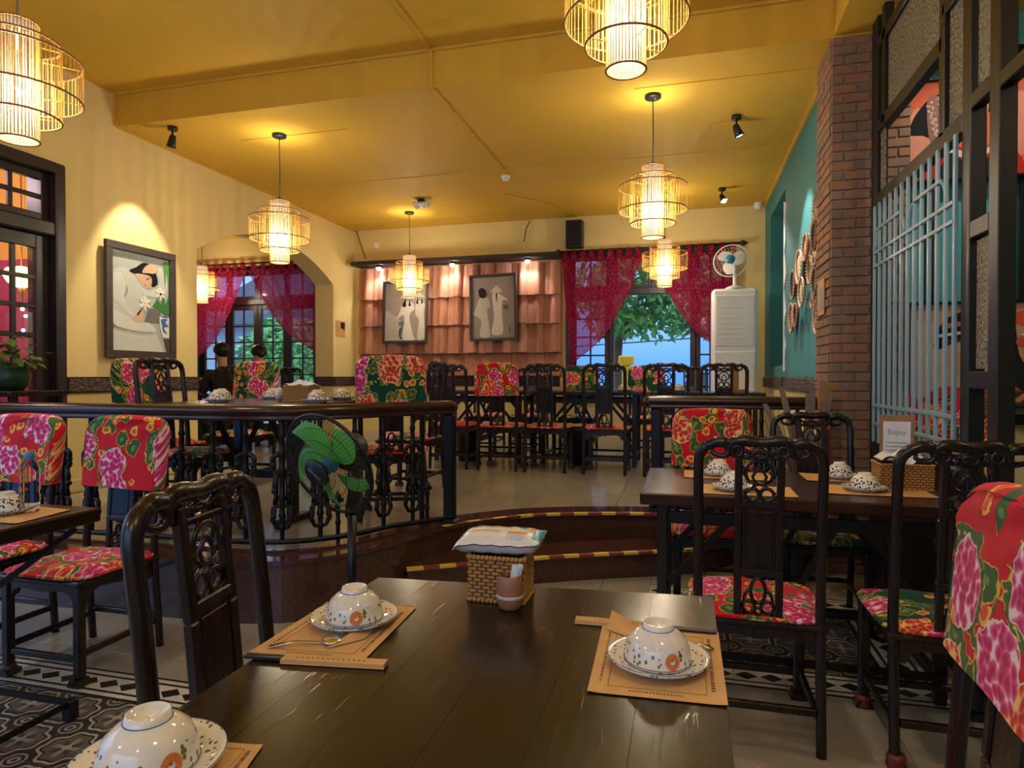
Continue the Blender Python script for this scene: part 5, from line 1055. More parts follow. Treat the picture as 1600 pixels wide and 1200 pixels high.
for i in range(5): m.box(-.115, -.02-.01*(i % 2), -.0045, -.003, .08-i*.035, .084-i*.035)
m.build('text_lines', 'ink', o)
# ================================================================== CURTAINS
def curtain(name, label, Y, zt, xo, xi, tx, tz, flip=1, seed=0, ntab=8, tail=True):
    o = empty(name, (0, 0, 0)); tag(o, label, 'curtain'); rg = random.Random(seed)
    def f(u, v):
        # u 0 outer edge .. 1 inner edge; v 0 top .. 1 knot
        t = v; fo = t**1.4; fi = .62*t+.38*t**5
        xa = xo+(tx-xo)*(.5*t+.5*fo); xb = xi+(tx-xi)*fi; za = zt+(tz-zt)*t; zb = zt+(tz+.05-zt)*t
        x = xa+(xb-xa)*u; z = za+(zb-za)*u-.05*sin(pi*u)*t*(1-t)*0
        amp = .022*(1-t*.75); fold = amp*sin(u*2*pi*(ntab)*.9+seed)+.4*amp*sin(u*2*pi*ntab*2.1+seed*2)
        z += 0 if v < .02 else -.02*sin(u*pi)*t
        return (x, Y+fold*(.6+.4*t)-.03*sin(pi*t)*(u), z)
    m = MB(); m.grid(f, 72, 26); m.build('drape', 'curtain', o, recalc=False)
    for i in range(ntab):
        u = (i+.35)/ntab; x = xo+(xi-xo)*u; m = MB(); P = [(x-.03, x+.03, Y-.012, zt-.03), (x-.03, x+.03, Y-.03, zt+.05), (x-.03, x+.03, Y-.02, zt+.115), (x-.03, x+.03, Y+.02, zt+.115), (x-.03, x+.03, Y+.03, zt+.05), (x-.03, x+.03, Y+.012, zt-.03)]
        vs = [(a, c, d) for a, b_, c, d in P]+[(b_, c, d) for a, b_, c, d in P]; m.add(vs, [(k, k+1, 7+k, 6+k) for k in range(5)], True); m.build('tab', 'curtain', o, recalc=False)
    m = MB(); m.tube([(tx, Y-.05, tz+.03), (tx, Y-.05, tz-.02)], [.03, .035], 10); m.tube([(tx-.03*flip, Y-.0, tz+.02), (tx+.02*flip, Y-.06, tz)], [.02, .03], 8)
    if tail: m.tube([(tx, Y-.04, tz), (tx-.01*flip, Y-.03, tz-.12), (tx-.02*flip, Y-.02, tz-.42)], [.025, .045, .06], 10)
    m.build('knot', 'curtain', o); return o
CY = BY-.12
def rod(x0, x1, z, label, fin=True):
    o = empty('curtain_rod', (x0, CY, z)); tag(o, label, 'curtain rod'); m = MB(); m.tube([(0, 0, 0), (x1-x0, 0, 0)], .014, 10); m.build('rod', 'door_wood', o)
    for x in (0, x1-x0): m = MB(); m.sphere((x, 0, 0), .035, 10, 8); m.sphere((x+(.04 if x else -.04), 0, 0), .016, 8, 6); m.build('finial', 'door_wood', o)
    for x in (.12, x1-x0-.12): m = MB(); m.box(x-.01, x+.01, 0, .12, -.01, .01); m.build('bracket', 'black_iron', o)
xa = px(878, 0, CY)[0]; xb = px(1160, 0, CY)[0]; zr = px(1160, 380, CY)[1]
rod(xa-.05, xb, zr, 'dark rod carrying the curtains of the right-hand window')
m = MB(); m.box(xa-.1, xb-.1, BY-.03, BY-.001, zr-.09, zr+.02, .004); tag(m.build('valance_board', 'door_wood'), 'dark board behind the curtain rod of the right-hand window', 'board')
xi = px(1006, 0, CY)[0]; tx, tz = px(893, 573, CY)
curtain('curtain', 'red sheer curtain tied to the left of the right-hand window', CY, zr-.10, xa, xi, tx, tz, 1, 1, 9)
xo = px(1152, 0, CY)[0]; xi = px(1014, 0, CY)[0]; tx, tz = px(1140, 560, CY)
curtain('curtain', 'red sheer curtain falling behind the air conditioner', CY, zr-.10, xo, xi, tx, tz, -1, 2, 8)
xa = -7.75; xb = -5.12; zr = px(388, 412, CY)[1]; rod(xa, xb, zr, 'dark rod carrying the curtains behind the arch')
xm = px(388, 0, CY)[0]; tx, tz = px(303, 568, CY); curtain('curtain', 'red sheer curtain on the left behind the arch, above the man', CY, zr-.10, xa+.1, xm, tx, tz, 1, 3, 9)
tx, tz = px(505, 560, CY); curtain('curtain', 'red sheer curtain on the right behind the arch', CY, zr-.10, xb-.05, xm, tx, tz, -1, 4, 8)
# ================================================================== WOVEN BASKETS ON THE TEAL WALL
BSK = [(1235, 445, 90, 'b_brown'), (1246, 418, 105, 'b_pale'), (1258, 387, 84, 'b_tan'), (1268, 378, 150, 'b_tan'), (1278, 320, 95, 'b_pale'), (1252, 457, 95, 'b_pale'), (1261, 422, 88, 'b_tan'), (1235, 497, 90, 'b_tan'), (1244, 492, 72, 'b_brown'), (1272, 495, 112, 'b_pale'), (1271, 440, 88, 'b_brown'), (1279, 362, 95, 'b_brown'), (1265, 472, 40, 'b_tan')]
WHERE = ['left end, middle height', 'third from the left, upper', 'above the ring-shaped one', 'largest, at the top beside the pillar', 'highest, touching the pillar', 'with a hole in its middle', 'oval and pale, at the centre', 'lowest at the left end', 'dark and low, beside the lowest left one', 'lowest at the right, near the pillar', 'dark brown, at the right', 'dark wavy, high at the pillar', 'tiny, between two larger ones']
for i, (u, v, rv, mt) in enumerate(BSK):
    y, z = pxx(u, v, RX-.05); zcam = -(RX-.05)*SN*-1 if False else (-(RX-.05)*SN+y*CS); r = rv/4*zcam/FPX
    if y < 5.12: y = 5.12
    o = empty('woven_tray', (RX-.004-.011*(i % 3), y, z), rot=(0, -pi/2, 0)); tag(o, 'round woven tray on the teal wall, '+WHERE[i], 'woven tray', 'woven trays on the teal wall')
    m = MB(); hole = i == 5; m.lathe([(r*.35 if hole else .001, .010), (r*.5, .012), (r*.9, .016), (r*.95, .026), (r*.5, .020), (r*.35 if hole else .001, .018)], 26); m.build('weave', mt, o)
    m = MB(); m.ring((0, 0, .030), r*.97, .009, 'z', 30, 6); m.build('rim', mt, o)
    m = MB()
    for k in range(26): a = 2*pi*k/26; m.bar((r*.90*cos(a), r*.90*sin(a), .030), (r*1.03*cos(a+.08), r*1.03*sin(a+.08), .042), .007, .006)
    mm = m.build('binding', 'b_pale' if mt != 'b_pale' else 'b_tan', o); mm['kind'] = 'stuff'
m = MB(); o = empty('wall_niche_sign', (0, 0, 0)); 
bpy.data.objects.remove(o)
o = empty('wall_card', (BX0-.004, 4.70, 0), rot=(0, 0, -pi/2)); y_, z_ = pxx(1290, 462, BX0); o.location.y = 4.72; o.location.z = z_; tag(o, 'small tan printed card fixed to the side of the brick pillar', 'card'); m = MB(); m.box(-.10, .10, -.008, 0, -.12, .12, .002); m.build('board', 'sign_tan', o); m = MB(); m.box(-.02, .08, -.010, -.008, -.09, .07); m.build('print', 'pack_grey', o)
# ================================================================== TABLEWARE
TW = {}
def ware():
    for k, mt in (('w', 'porcelain'), ('b', 'porcelain_black')):
        m = MB(); m.lathe([(.001, .003), (.045, .003), (.047, 0), (.052, 0), (.054, .004), (.078, .013), (.084, .018), (.083, .020), (.076, .0165), (.052, .008), (.001, .007)], 40); TW['saucer_'+k] = m.mesh('saucer', mt)
        m = MB(); m.lathe([(.0505, .0), (.054, .0015), (.0545, .006), (.052, .024), (.0455, .040), (.034, .050), (.0255, .0545)], 40); TW['bowl_'+k] = m.mesh('bowl', mt)
    m = MB(); m.lathe([(.0255, .0545), (.0235, .063), (.0215, .0635), (.0205, .058), (.001, .056)], 32); TW['foot'] = m.mesh('foot_ring', 'plain_porcelain')
    m = MB(); m.ring((0, 0, .0545), .0257, .0009, 'z', 36, 5); TW['foot_line'] = m.mesh('blue_line', 'blue_glaze')
    m = MB(); m.ring((0, 0, .005), .0549, .0007, 'z', 40, 4); TW['rim_line'] = m.mesh('rim_line', 'blue_glaze')
    m = MB(); m.ring((0, 0, .0196), .083, .0007, 'z', 48, 4); TW['saucer_line'] = m.mesh('rim_line', 'blue_glaze')
    # orange chrysanthemum on the bowl wall, petals laid on the glaze
    m = MB(); rad = lambda z: .0545-.0025*max(0, (z-.006)/.018) if z < .024 else .052-.0065*(z-.024)/.016
    def onb(a, z): r = rad(z)+.0005; return (r*cos(a), r*sin(a), z)
    for k in range(16):
        t = 2*pi*k/16; c, s_ = cos(t), sin(t); P = []
        for (l, w) in ((.004, -.0008), (.0125, -.0021), (.0125, .0021), (.004, .0008)): P.append(onb((l*c-w*s_)/.054, .0185+l*s_+w*c))
        m.add(P, [(0, 1, 2, 3)])
    TW['flower'] = m.mesh('painted_flower', 'orange_glaze')
ware()
def setting(x, y, z, label_s, label_b, kind='w', a=0, s=1.0, g='upturned bowls on saucers'):
    o = empty('saucer', (x, y, z)); tag(o, label_s, 'saucer', 'saucers under the bowls'); inst('dish', TW['saucer_'+kind], o); inst('rim_line', TW['saucer_line'], o)
    b_ = empty('upturned_bowl', (x, y, z+.0085), a); tag(b_, label_b, 'bowl', g); inst('bowl_wall', TW['bowl_'+kind], b_); inst('foot_ring', TW['foot'], b_)
    if kind == 'w': inst('blue_line', TW['foot_line'], b_); inst('rim_line', TW['rim_line'], b_); inst('painted_flower', TW['flower'], b_)
    if s != 1: o.scale = (s, s, s); b_.scale = (s, s, s)
def quad(P):
    P = [Vector(p) for p in P]
    return lambda s, t: (P[0]*(1-s)+P[1]*s)*(1-t)+(P[3]*(1-s)+P[2]*s)*t
def placemat(c, z, label, marks=True, bell=True):
    """c: four corners (far left, far right, near right, near left)"""
    q = quad([Vector((p[0], p[1], 0)) for p in c]); ctr = q(.5, .5); o = empty('paper_placemat', (ctr.x, ctr.y, z)); tag(o, label, 'placemat', 'brown paper placemats')
    m = MB()
    def f(u, v, dz): p = q(u, v)-ctr; return (p.x, p.y, dz+.0015*(max(0, abs(u-.5)-.42)+max(0, abs(v-.5)-.42))*10)
    m.grid(lambda u, v: f(u, v, .0007), 12, 12); m.grid(lambda u, v: f(u, v, .0002), 12, 12); m.build('sheet', 'kraft_paper', o)
    if marks:
        m = MB()
        def ln(s0, t0, s1, t1, w=.0008): a, b_ = q(s0, t0)-ctr, q(s1, t1)-ctr; m.bar((a.x, a.y, .0010), (b_.x, b_.y, .0010), w, .0003)
        for l in ((.14, .1, .86, .1), (.86, .1, .86, .9), (.86, .9, .14, .9), (.14, .9, .14, .1)): ln(*l)
        rg = random.Random(int(ctr.x*1000)); 
        for k in range(22): t = .12+k*.034; ln(.91, t, .91, t+rg.uniform(.012, .026), .006); ln(.08, t, .08, t+rg.uniform(.010, .026), .004)
        for k in range(16): ln(.3+k*.025, .94, .3+k*.025+.014, .94, .005)
        mm = m.build('print', 'ink', o); mm['kind'] = 'stuff'
    return q
def A2(u, v, z=.7705): p = at(u, v, z); return (p.x, p.y)
TZ = .7704
q1 = placemat([A2(943, 976), A2(1124, 992), A2(1140, 1108), A2(918, 1085)], TZ, 'brown paper placemat on the right of the foreground table')
q2 = placemat([A2(510, 944), A2(650, 951), A2(566, 1037), A2(385, 1024)], TZ, 'brown paper placemat on the left of the foreground table, beyond the nearest bowl')
q3 = placemat([A2(262, 1158), A2(408, 1170), A2(345, 1260), A2(90, 1235)], TZ, 'brown paper placemat at the bottom left corner of the photo')
p = at(1029, 1037, .776); setting(p.x, p.y, .7712, 'floral rimmed saucer on the right of the foreground table', 'white bowl upside down with an orange flower, right of the wicker box', 'w', R(-62))
p = at(553, 971, .776); setting(p.x, p.y, .7712, 'floral rimmed saucer on the left of the foreground table', 'white bowl upside down with an orange flower, left of the wicker box', 'w', R(-58))
p = at(215, 1203, .776); setting(p.x+.012, p.y, .7712, 'floral saucer at the bottom left corner of the photo', 'nearest white bowl, upside down, cut by the bottom left edge', 'w', R(-20), 1.05)
def chop(a, b_, c, z, label_c, label_s):
    A, B, C_ = Vector((*a, z)), Vector((*b_, z)), Vector((*c, z))  # sleeve a->b, sticks b->c
    mid = (A+C_)/2; o = empty('chopsticks', mid); tag(o, label_c, 'chopsticks', 'chopsticks in paper sleeves'); d = (C_-A).normalized(); n_ = Vector((-d.y, d.x, 0))
    for k in (-.0045, .0045): m = MB(); m.bar(A+d*.01+n_*k-mid+Vector((0, 0, .0035)), C_+n_*k-mid+Vector((0, 0, .0035)), .006, .0055, b=.001); m.build('stick', 'black_plastic', o)
    m = MB(); m.bar(A-mid+Vector((0, 0, .0066)), B-mid+Vector((0, 0, .0066)), .022, .0005); m.bar(A-mid+Vector((0, 0, .0003)), B-mid+Vector((0, 0, .0003)), .026, .0005)
    m.bar(A-mid+n_*.0113+Vector((0, 0, .0034)), B-mid+n_*.0113+Vector((0, 0, .0034)), .0005, .006); m.bar(A-mid-n_*.0113+Vector((0, 0, .0034)), B-mid-n_*.0113+Vector((0, 0, .0034)), .0005, .006); m.build('paper_sleeve', 'kraft_paper', o)
    m = MB()
    for k in range(14): t = .2+k*.05; p_ = A+(B-A)*t-mid; m.bar(p_+Vector((0, 0, .0070)), p_+d*.003+Vector((0, 0, .0070)), .004, .0003)
    mm = m.build('print', 'ink', o); mm['kind'] = 'stuff'
chop(A2(900, 973), A2(1050, 986), A2(1121, 993), .7713, 'chopsticks in a paper sleeve behind the right-hand bowl', '')
chop(A2(602, 1044), A2(441, 1035), A2(381, 1030), .7713, 'chopsticks in a paper sleeve in front of the left-hand bowl', '')
def spoon(a, b_, z, label):
    A, B = Vector((*a, z)), Vector((*b_, z)); o = empty('spoon', A); tag(o, label, 'spoon', 'steel spoons'); d = (B-A); L = d.length; d.normalize(); up = Vector((0, 0, 1)); n_ = Vector((-d.y, d.x, 0))
    m = MB(); P = []
    W_ = [(0, .004), (.2, .0055), (.5, .004), (.85, .003), (1, .003)]
    for t, w in W_: P += [d*(L*t)+n_*w+up*(.003+.006*sin(pi*t)), d*(L*t)-n_*w+up*(.003+.006*sin(pi*t)), d*(L*t)-n_*w+up*(.0015+.006*sin(pi*t)), d*(L*t)+n_*w+up*(.0015+.006*sin(pi*t))]
    m.add(P, [(4*i+j, 4*i+(j+1) % 4, 4*i+4+(j+1) % 4, 4*i+4+j) for i in range(4) for j in range(4)]+[(0, 1, 2, 3)], True); m.build('handle', 'chrome', o)
    m = MB(); m.sphere(d*(L+.02)+up*.006, .02, 14, 8, (1, 1, .25)); m.build('spoon_bowl', 'chrome', o)
spoon(A2(1117, 1020), A2(1075, 1013), .7712, 'steel spoon handle right of the right-hand bowl'); spoon(A2(417, 1016), A2(500, 1009), .7712, 'steel spoon in front of the left-hand bowl')
def napkin(P, z, label):
    o = empty('folded_napkin', (*P[0], z)); tag(o, label, 'napkin', 'folded brown paper wrappers'); Q_ = [Vector((p[0]-P[0][0], p[1]-P[0][1], .001+h)) for p, h in zip(P, (.001, .012, .004, .001))]
    m = MB(); m.add(Q_+[v+Vector((0, 0, .0006)) for v in Q_], [(0, 1, 2, 3), (7, 6, 5, 4), (0, 1, 5, 4), (1, 2, 6, 5), (2, 3, 7, 6), (3, 0, 4, 7)]); m.build('wrapper', 'kraft_paper', o)
napkin([A2(948, 987), A2(957, 966), A2(1000, 983), A2(985, 1000)], .7712, 'folded paper wrapper tucked behind the right-hand bowl'); napkin([A2(508, 1018), A2(545, 1004), A2(590, 984), A2(570, 1002)], .7712, 'folded paper wrapper leaning on the left-hand saucer')
# ---- wicker boxes
def wicker_box(x0, x1, y0, y1, z, h, label, rz=0, rows=11, fl=0.0):
    cx, cy = (x0+x1)/2, (y0+y1)/2; hx, hy = (x1-x0)/2, (y1-y0)/2; o = empty('wicker_box', (cx, cy, z), rz); tag(o, label, 'basket', 'wicker boxes on the tables')
    m = MB(); t = .003
    for (a, b_, c, d) in ((-hx, hx, -hy, -hy+t), (-hx, hx, hy-t, hy), (-hx, -hx+t, -hy+t, hy-t), (hx-t, hx, -hy+t, hy-t)): m.box(a, b_, c, d, .002, h-.002)
    m.box(-hx, hx, -hy, hy, 0, .004); m.build('lining', 'wicker_dark', o)
    m = MB(); dz = (h-.012)/rows
    for r_ in range(rows):
        zz = .004+(r_+.5)*dz
        for (L, ax, s_) in ((hx, 'x', -1), (hx, 'x', 1), (hy, 'y', -1), (hy, 'y', 1)):
            n_ = max(2, round(2*L/.021)); st = 2*L/n_; off = (r_ % 2)*.5
            for i in range(-1, n_+1):
                a = -L+(i+off)*st+.002; e = a+st-.004; a = max(a, -L-.001); e = min(e, L+.001)
                if e-a < .004: continue
                if ax == 'x': m.box(a, e, s_*hy-.0025, s_*hy+.0025, zz-dz*.36, zz+dz*.36, .001)
                else: m.box(s_*hx-.0025, s_*hx+.0025, a, e, zz-dz*.36, zz+dz*.36, .001)
    w_ = m.build('weave', 'wicker', o); w_['kind'] = 'stuff'
    m = MB()
    for s_ in (-1, 1):
        for (L, f) in ((hx, lambda q, s=s_: (q, s*(hy+.001))), (hy, lambda q, s=s_: (s*(hx+.001), q))):
            n_ = int(2*L/.009)
            for i in range(n_): q_ = -L+(i+.5)*2*L/n_; p_ = f(q_); m.sphere((p_[0], p_[1], h-.003), .0062, 6, 4); m.sphere((p_[0], p_[1], .004), .0045, 6, 4)
    w_ = m.build('braided_rim', 'wicker', o); w_['kind'] = 'stuff'
    return o
wicker_box(-.446, -.326, 1.305, 1.395, .770, .098, 'square wicker box in the middle of the foreground table, under the wet wipes')
# pack of wet wipes lying on the box
o = empty('wet_wipes_pack', (-.386, 1.348, .8705), R(3)); tag(o, 'white and blue pack of wet wipes lying on the foreground wicker box', 'wipes pack')
m = MB()
def pk(u, v, sg):
    x = (u-.5)*.185; y = (v-.5)*.105; e = 1-abs(2*u-1)**5; e2 = 1-abs(2*v-1)**3.2; w_ = 1+.22*abs(2*u-1)**6
    return (x, y*w_*(.92+.08*e), .024+sg*(.0012+.0235*e**.7*e2**.6)-(.012 if u < .5 else -.008)*abs(2*u-1)**6+.0012*sin(u*31+v*9)*(1-e2*.5)+(.0015*sin(v*22) if abs(2*u-1) > .7 else 0))
for sg in (1, -1): m.grid(lambda u, v: pk(u, v, sg), 34, 16)
m.build('pack', 'pack_white', o)
def decal(u0, u1, v0, v1, mat, name, lift=.0007, n=8):
    d = MB(); d.grid(lambda u, v: tuple(c+(lift if k == 2 else 0) for k, c in enumerate(pk(u0+(u1-u0)*u, v0+(v1-v0)*v, 1))), n, n); return d.build(name, mat, o, recalc=False)
decal(0.0, .08, 0, 1, 'pack_blue', 'blue_end'); decal(.90, 1, 0, 1, 'pack_blue', 'blue_end'); decal(.14, .32, .60, .95, 'pack_blue', 'blue_patch'); decal(.72, .80, .6, .95, 'pack_blue', 'blue_patch'); decal(.84, .92, .55, .8, 'pack_orange', 'orange_patch')
decal(.62, .84, .24, .31, 'pack_orange', 'orange_band')
for k in range(4): decal(.65, .84-.03*(k % 2), .195-.045*k, .205-.045*k, 'pack_grey', 'text_line', n=3)
for k in range(4): decal(.615, .63, .19-.045*k, .212-.045*k, 'pack_orange', 'check_box', n=2)
decal(.16, .33, .30, .33, 'pack_orange', 'text_line', n=3); decal(.34, .50, .295, .325, 'pack_blue', 'text_line', n=3)
decal(.15, .52, .10, .38, 'plain_porcelain', 'lid', .0002); decal(.30, .62, .62, .68, 'pack_orange', 'text_line', n=4)
# brown cup with papers
p = at(797, 952, .77); cx, cy = p.x, p.y
o = empty('ceramic_cup', (cx, cy, .7702)); tag(o, 'small brown cup with a pale stripe in front of the wicker box', 'cup')
m = MB(); m.lathe([(.001, .001), (.018, 0), (.022, .004), (.0265, .018), (.0275, .034), (.0255, .054), (.0225, .069), (.0212, .070), (.0205, .066), (.024, .05), (.024, .02), (.001, .006)], 30); m.build('body', 'ceramic_brown', o); m = MB(); m.lathe([(.0278, .024), (.0288, .026), (.0288, .029), (.0277, .031)], 30); m.build('stripe', 'cup_stripe', o)
o = empty('toothpick_sachets', (cx, cy, .778)); tag(o, 'white paper toothpick sachets standing in the brown cup', 'sachets')
for k, (a, b_) in enumerate(((.010, .004), (.014, -.002), (.006, -.004), (.012, .008))): m = MB(); m.bar((-.006+.003*k, b_*.3, 0), (a+.003*k, b_, .083), .011, .0012, (0, 1, 0)); m.build('sachet', 'white_paper', o)
# ---- right-hand table
for i, (u, v, w1) in enumerate(((1123, 741, 'far left of the right-hand table, before the red chair'), (1146, 764, 'near left of the right-hand table, behind a bare chair'), (1307, 742, 'far right of the right-hand table, before the brick pillar'), (1352, 765, 'near right of the right-hand table'))):
    p = at(u, v, .776); far = v < 750
    dx, dy = .2, .14; x, y = p.x+.05, min(p.y, 3.33); y0, y1 = (y-.12, y+.12)
    placemat([(x-.21, y1), (x+.19, y1), (x+.19, y0), (x-.21, y0)], .7705, 'brown paper placemat at the '+w1, False)
    setting(p.x, y, .7712, 'patterned saucer at the '+w1, 'black and white bowl upside down, '+w1, 'b', 0, 1.06)
wicker_box(.80, 1.0, 3.04, 3.18, .770, .11, 'wicker basket with white tissues at the right end of the right-hand table', rows=9)
m = MB(); m.grid(lambda u, v: ((u-.5)*.19, (v-.5)*.13, .02*sin(u*9)*cos(v*7)+.03*sin(pi*u)*sin(pi*v)), 12, 8); oo = m.build('tissues', 'white_paper'); oo.location = (.90, 3.11, .895); tag(oo, 'white tissues heaped in the wicker basket by the lattice screen', 'tissues')
o = empty('menu_stand', (.95, 3.36, .77), R(-12)); tag(o, 'small wooden stand with a printed card, before the lattice screen', 'menu stand'); m = MB(); m.box(-.07, .07, -.03, .03, 0, .02, .003); m.box(-.07, .07, .0, .012, .02, .30, .003); m.build('stand', 'light_wood', o)
m = MB(); m.box(-.055, .055, -.003, 0, .05, .27); m.build('card', 'white_paper', o); text('Enjoy', o, .035, (0, -.004, .22), (pi/2, 0, 0), 'pack_grey')
m = MB()
for k in range(5): m.box(-.045, .045-.01*(k % 2), -.0038, -.003, .17-k*.018, .174-k*.018)
mm = m.build('print', 'pack_grey', o); mm['kind'] = 'stuff'
# ---- left table
p = at(45, 800, .772); o = empty('water_bottle', (p.x, p.y, .7702)); tag(o, 'clear plastic water bottle with a blue cap on the left table', 'bottle')
m = MB(); m.lathe([(.001, .004), (.02, .0), (.028, .004), (.031, .015), (.029, .03), (.031, .04), (.031, .06), (.0285, .07), (.031, .08), (.031, .1), (.0285, .11), (.031, .12), (.031, .145), (.026, .17), (.014, .188), (.0125, .196)], 24); m.build('bottle_body', 'bottle_plastic', o); m = MB(); m.lathe([(.001, .21), (.0145, .21), (.015, .195), (.0135, .192)], 20); m.build('cap', 'cap_blue', o)
p = at(8, 800, .776); placemat([(p.x-.2, p.y+.13), (p.x+.17, p.y+.10), (p.x+.2, p.y-.12), (p.x-.2, p.y-.12)], .7705, 'brown paper placemat on the left table beside the water bottle', False); setting(p.x, p.y, .7712, 'patterned saucer at the left edge of the photo', 'dark patterned bowl upside down at the left edge, beside the water bottle', 'b', 0, 1.05)
# ---- platform table
Z3 = PZ+.7704
for x, y, l in ((-3.0, 3.68, 'leftmost on the railing table, farther one of two'), (-2.78, 3.38, 'on the railing table, second from the left, nearer one'), (-2.78, 3.92, 'on the railing table in front of the green covered chair'), (-2.25, 3.94, 'on the railing table, rightmost, beside the big green chair'), (-2.17, 3.50, 'on the railing table, right of the wicker basket')):
    setting(x, y, Z3, 'patterned saucer '+l, 'patterned bowl upside down '+l, 'b', 0, 1.1)
wicker_box(-2.44, -2.26, 3.55, 3.68, Z3-.0004, .10, 'wicker basket with wipes on the platform table behind the railing', rows=9)
m = MB(); m.grid(lambda u, v: ((u-.5)*.20, (v-.5)*.12, .03*sin(pi*u)*sin(pi*v)+.006*sin(u*13+v*5)), 12, 8); m.grid(lambda u, v: ((u-.5)*.20, (v-.5)*.12, -.002), 2, 2); oo = m.build('wipes_pack', 'white_paper'); oo.location = (-2.35, 3.615, Z3+.105); tag(oo, 'pale crumpled pack of wipes on the platform table basket', 'wipes pack')
p = (-2.50, 3.60); m = MB(); m.sphere((0, 0, .045), .045, 12, 8, (.7, .9, 1)); oo = m.build('paper_roll', 'porcelain_black'); oo.location = (*p, Z3); tag(oo, 'round speckled napkin roll left of the platform table basket', 'roll')
for u, l in ((682, 'on the back table by the tile panel'), (800, 'on the back table, third chair gap'), (975, 'on the back table before the window'), (1060, 'on the back table, behind the right railing post')):
    X = px(u, 0, 6.85)[0]; setting(X, 6.85, PZ+.7704, 'patterned saucer '+l, 'small patterned bowl upside down '+l, 'b', 0, 1.15)
X = px(1150, 0, 6.9)[0]; o = empty('menu_stand', (min(X, .66), 6.95, PZ+.77)); tag(o, 'wooden menu stand on the back table in front of the air conditioner', 'menu stand'); m = MB(); m.box(-.10, .10, -.05, .05, 0, .03, .004); m.build('base', 'light_wood', o); m = MB(); m.box(-.03, .03, -.01, .01, .03, .27, .004); m.build('upright', 'light_wood', o)
# ---- black bins under the back tables
for u, l in ((730, 'tall black bin under the leftmost back table'), (903, 'tall black bin under the back table, below the tied curtain')):
    X = px(u, 0, 6.75)[0]; o = empty('waste_bin', (X, 6.78, PZ)); tag(o, l, 'bin', 'black bins under the tables'); m = MB(); m.lathe([(.001, 0), (.11, 0), (.14, .36), (.15, .38), (.14, .39), (.13, .37), (.10, .02), (.001, .02)], 20); m.build('body', 'bin_black', o)
# ---- dried leaves and parcel by the pillar
o = empty('dried_bouquet', (.66, 4.30, 0)); tag(o, 'tall bundle of grey dried leaves and twigs in a vase beside the brick pillar', 'dried plants'); rg = random.Random(5)
m = MB(); m.lathe([(.001, 0), (.08, 0), (.11, .12), (.10, .38), (.06, .55), (.07, .60), (.06, .60), (.05, .55), (.001, .5)], 20); m.build('vase', 'bin_black', o)
for k in range(7):
    a = rg.uniform(-.9, .9); L = rg.uniform(.45, .68); m = MB(); b0 = Vector((0, 0, .52)); tip = Vector((sin(a)*.26+.02, rg.uniform(-.06, .06), .52+L)); w = Vector((.022, .004, 0)); mid = b0*.5+tip*.5+Vector((.03, 0, .02))
    P = [b0-w*.5, b0+w*.5, mid+w*1.1, tip+w*.7, tip-w*.7, mid-w*1.1]; th = Vector((0, .004, 0)); m.add([x_-th for x_ in P]+[x_+th for x_ in P], [(0, 1, 2, 5), (5, 2, 3, 4), (6, 11, 8, 7), (11, 10, 9, 8)]+[(i, (i+1) % 6, 6+(i+1) % 6, 6+i) for i in range(6)]); m.build('dried_leaf', 'dry_grey', o)
m = MB()
for k in range(14):
    a = rg.uniform(-1, 1); P = [Vector((0, 0, .55))]
    for j in range(5): P.append(P[-1]+Vector((sin(a)*.05+rg.uniform(-.02, .02), rg.uniform(-.02, .02), .10)))
    m.tube(P, [.003, .0025, .0022, .002, .0015, .001], 4)
mm = m.build('twigs', 'bark', o); mm['kind'] = 'stuff'
o = empty('wooden_post', (.83, 4.38, 0)); tag(o, 'narrow brown wooden post with red paper tag against the brick pillar', 'post'); m = MB(); m.box(-.03, .03, -.03, .03, 0, 1.22, .005); m.build('shaft', 'light_wood', o); m = MB(); m.box(-.034, .034, -.034, -.030, .72, .92); m.build('paper_tag', 'foot_red', o)
# ================================================================== POTTED PLANT BY THE DOOR
px0, py0 = -4.34, 3.31
o = empty('plant_stand', (px0, py0, PZ)); tag(o, 'tall dark wooden stand carrying the potted plant beside the glazed door', 'plant stand')
m = MB(); m.box(-.24, .24, -.20, .20, .80, .835, .006); m.build('top', 'dark_wood', o)
for sx in (-1, 1):
    for sy in (-1, 1): m = MB(); m.box(sx*.2-.018, sx*.2+.018, sy*.16-.018, sy*.16+.018, 0, .80, .004); m.build('leg', 'dark_wood', o)
for z in (.12, .70):
    for sy in (-1, 1): m = MB(); m.box(-.18, .18, sy*.16-.01, sy*.16+.01, z, z+.03, .003); m.build('stretcher', 'dark_wood', o)
o = empty('potted_plant', (px0-.02, py0, PZ+.836)); tag(o, 'leafy green pothos in a dark green pot beside the glazed door', 'plant')
m = MB(); m.lathe([(.001, 0), (.07, 0), (.105, .04), (.115, .10), (.10, .15), (.11, .16), (.10, .165), (.09, .15), (.001, .13)], 26); m.build('pot', 'pot_green', o)
rg = random.Random(11)
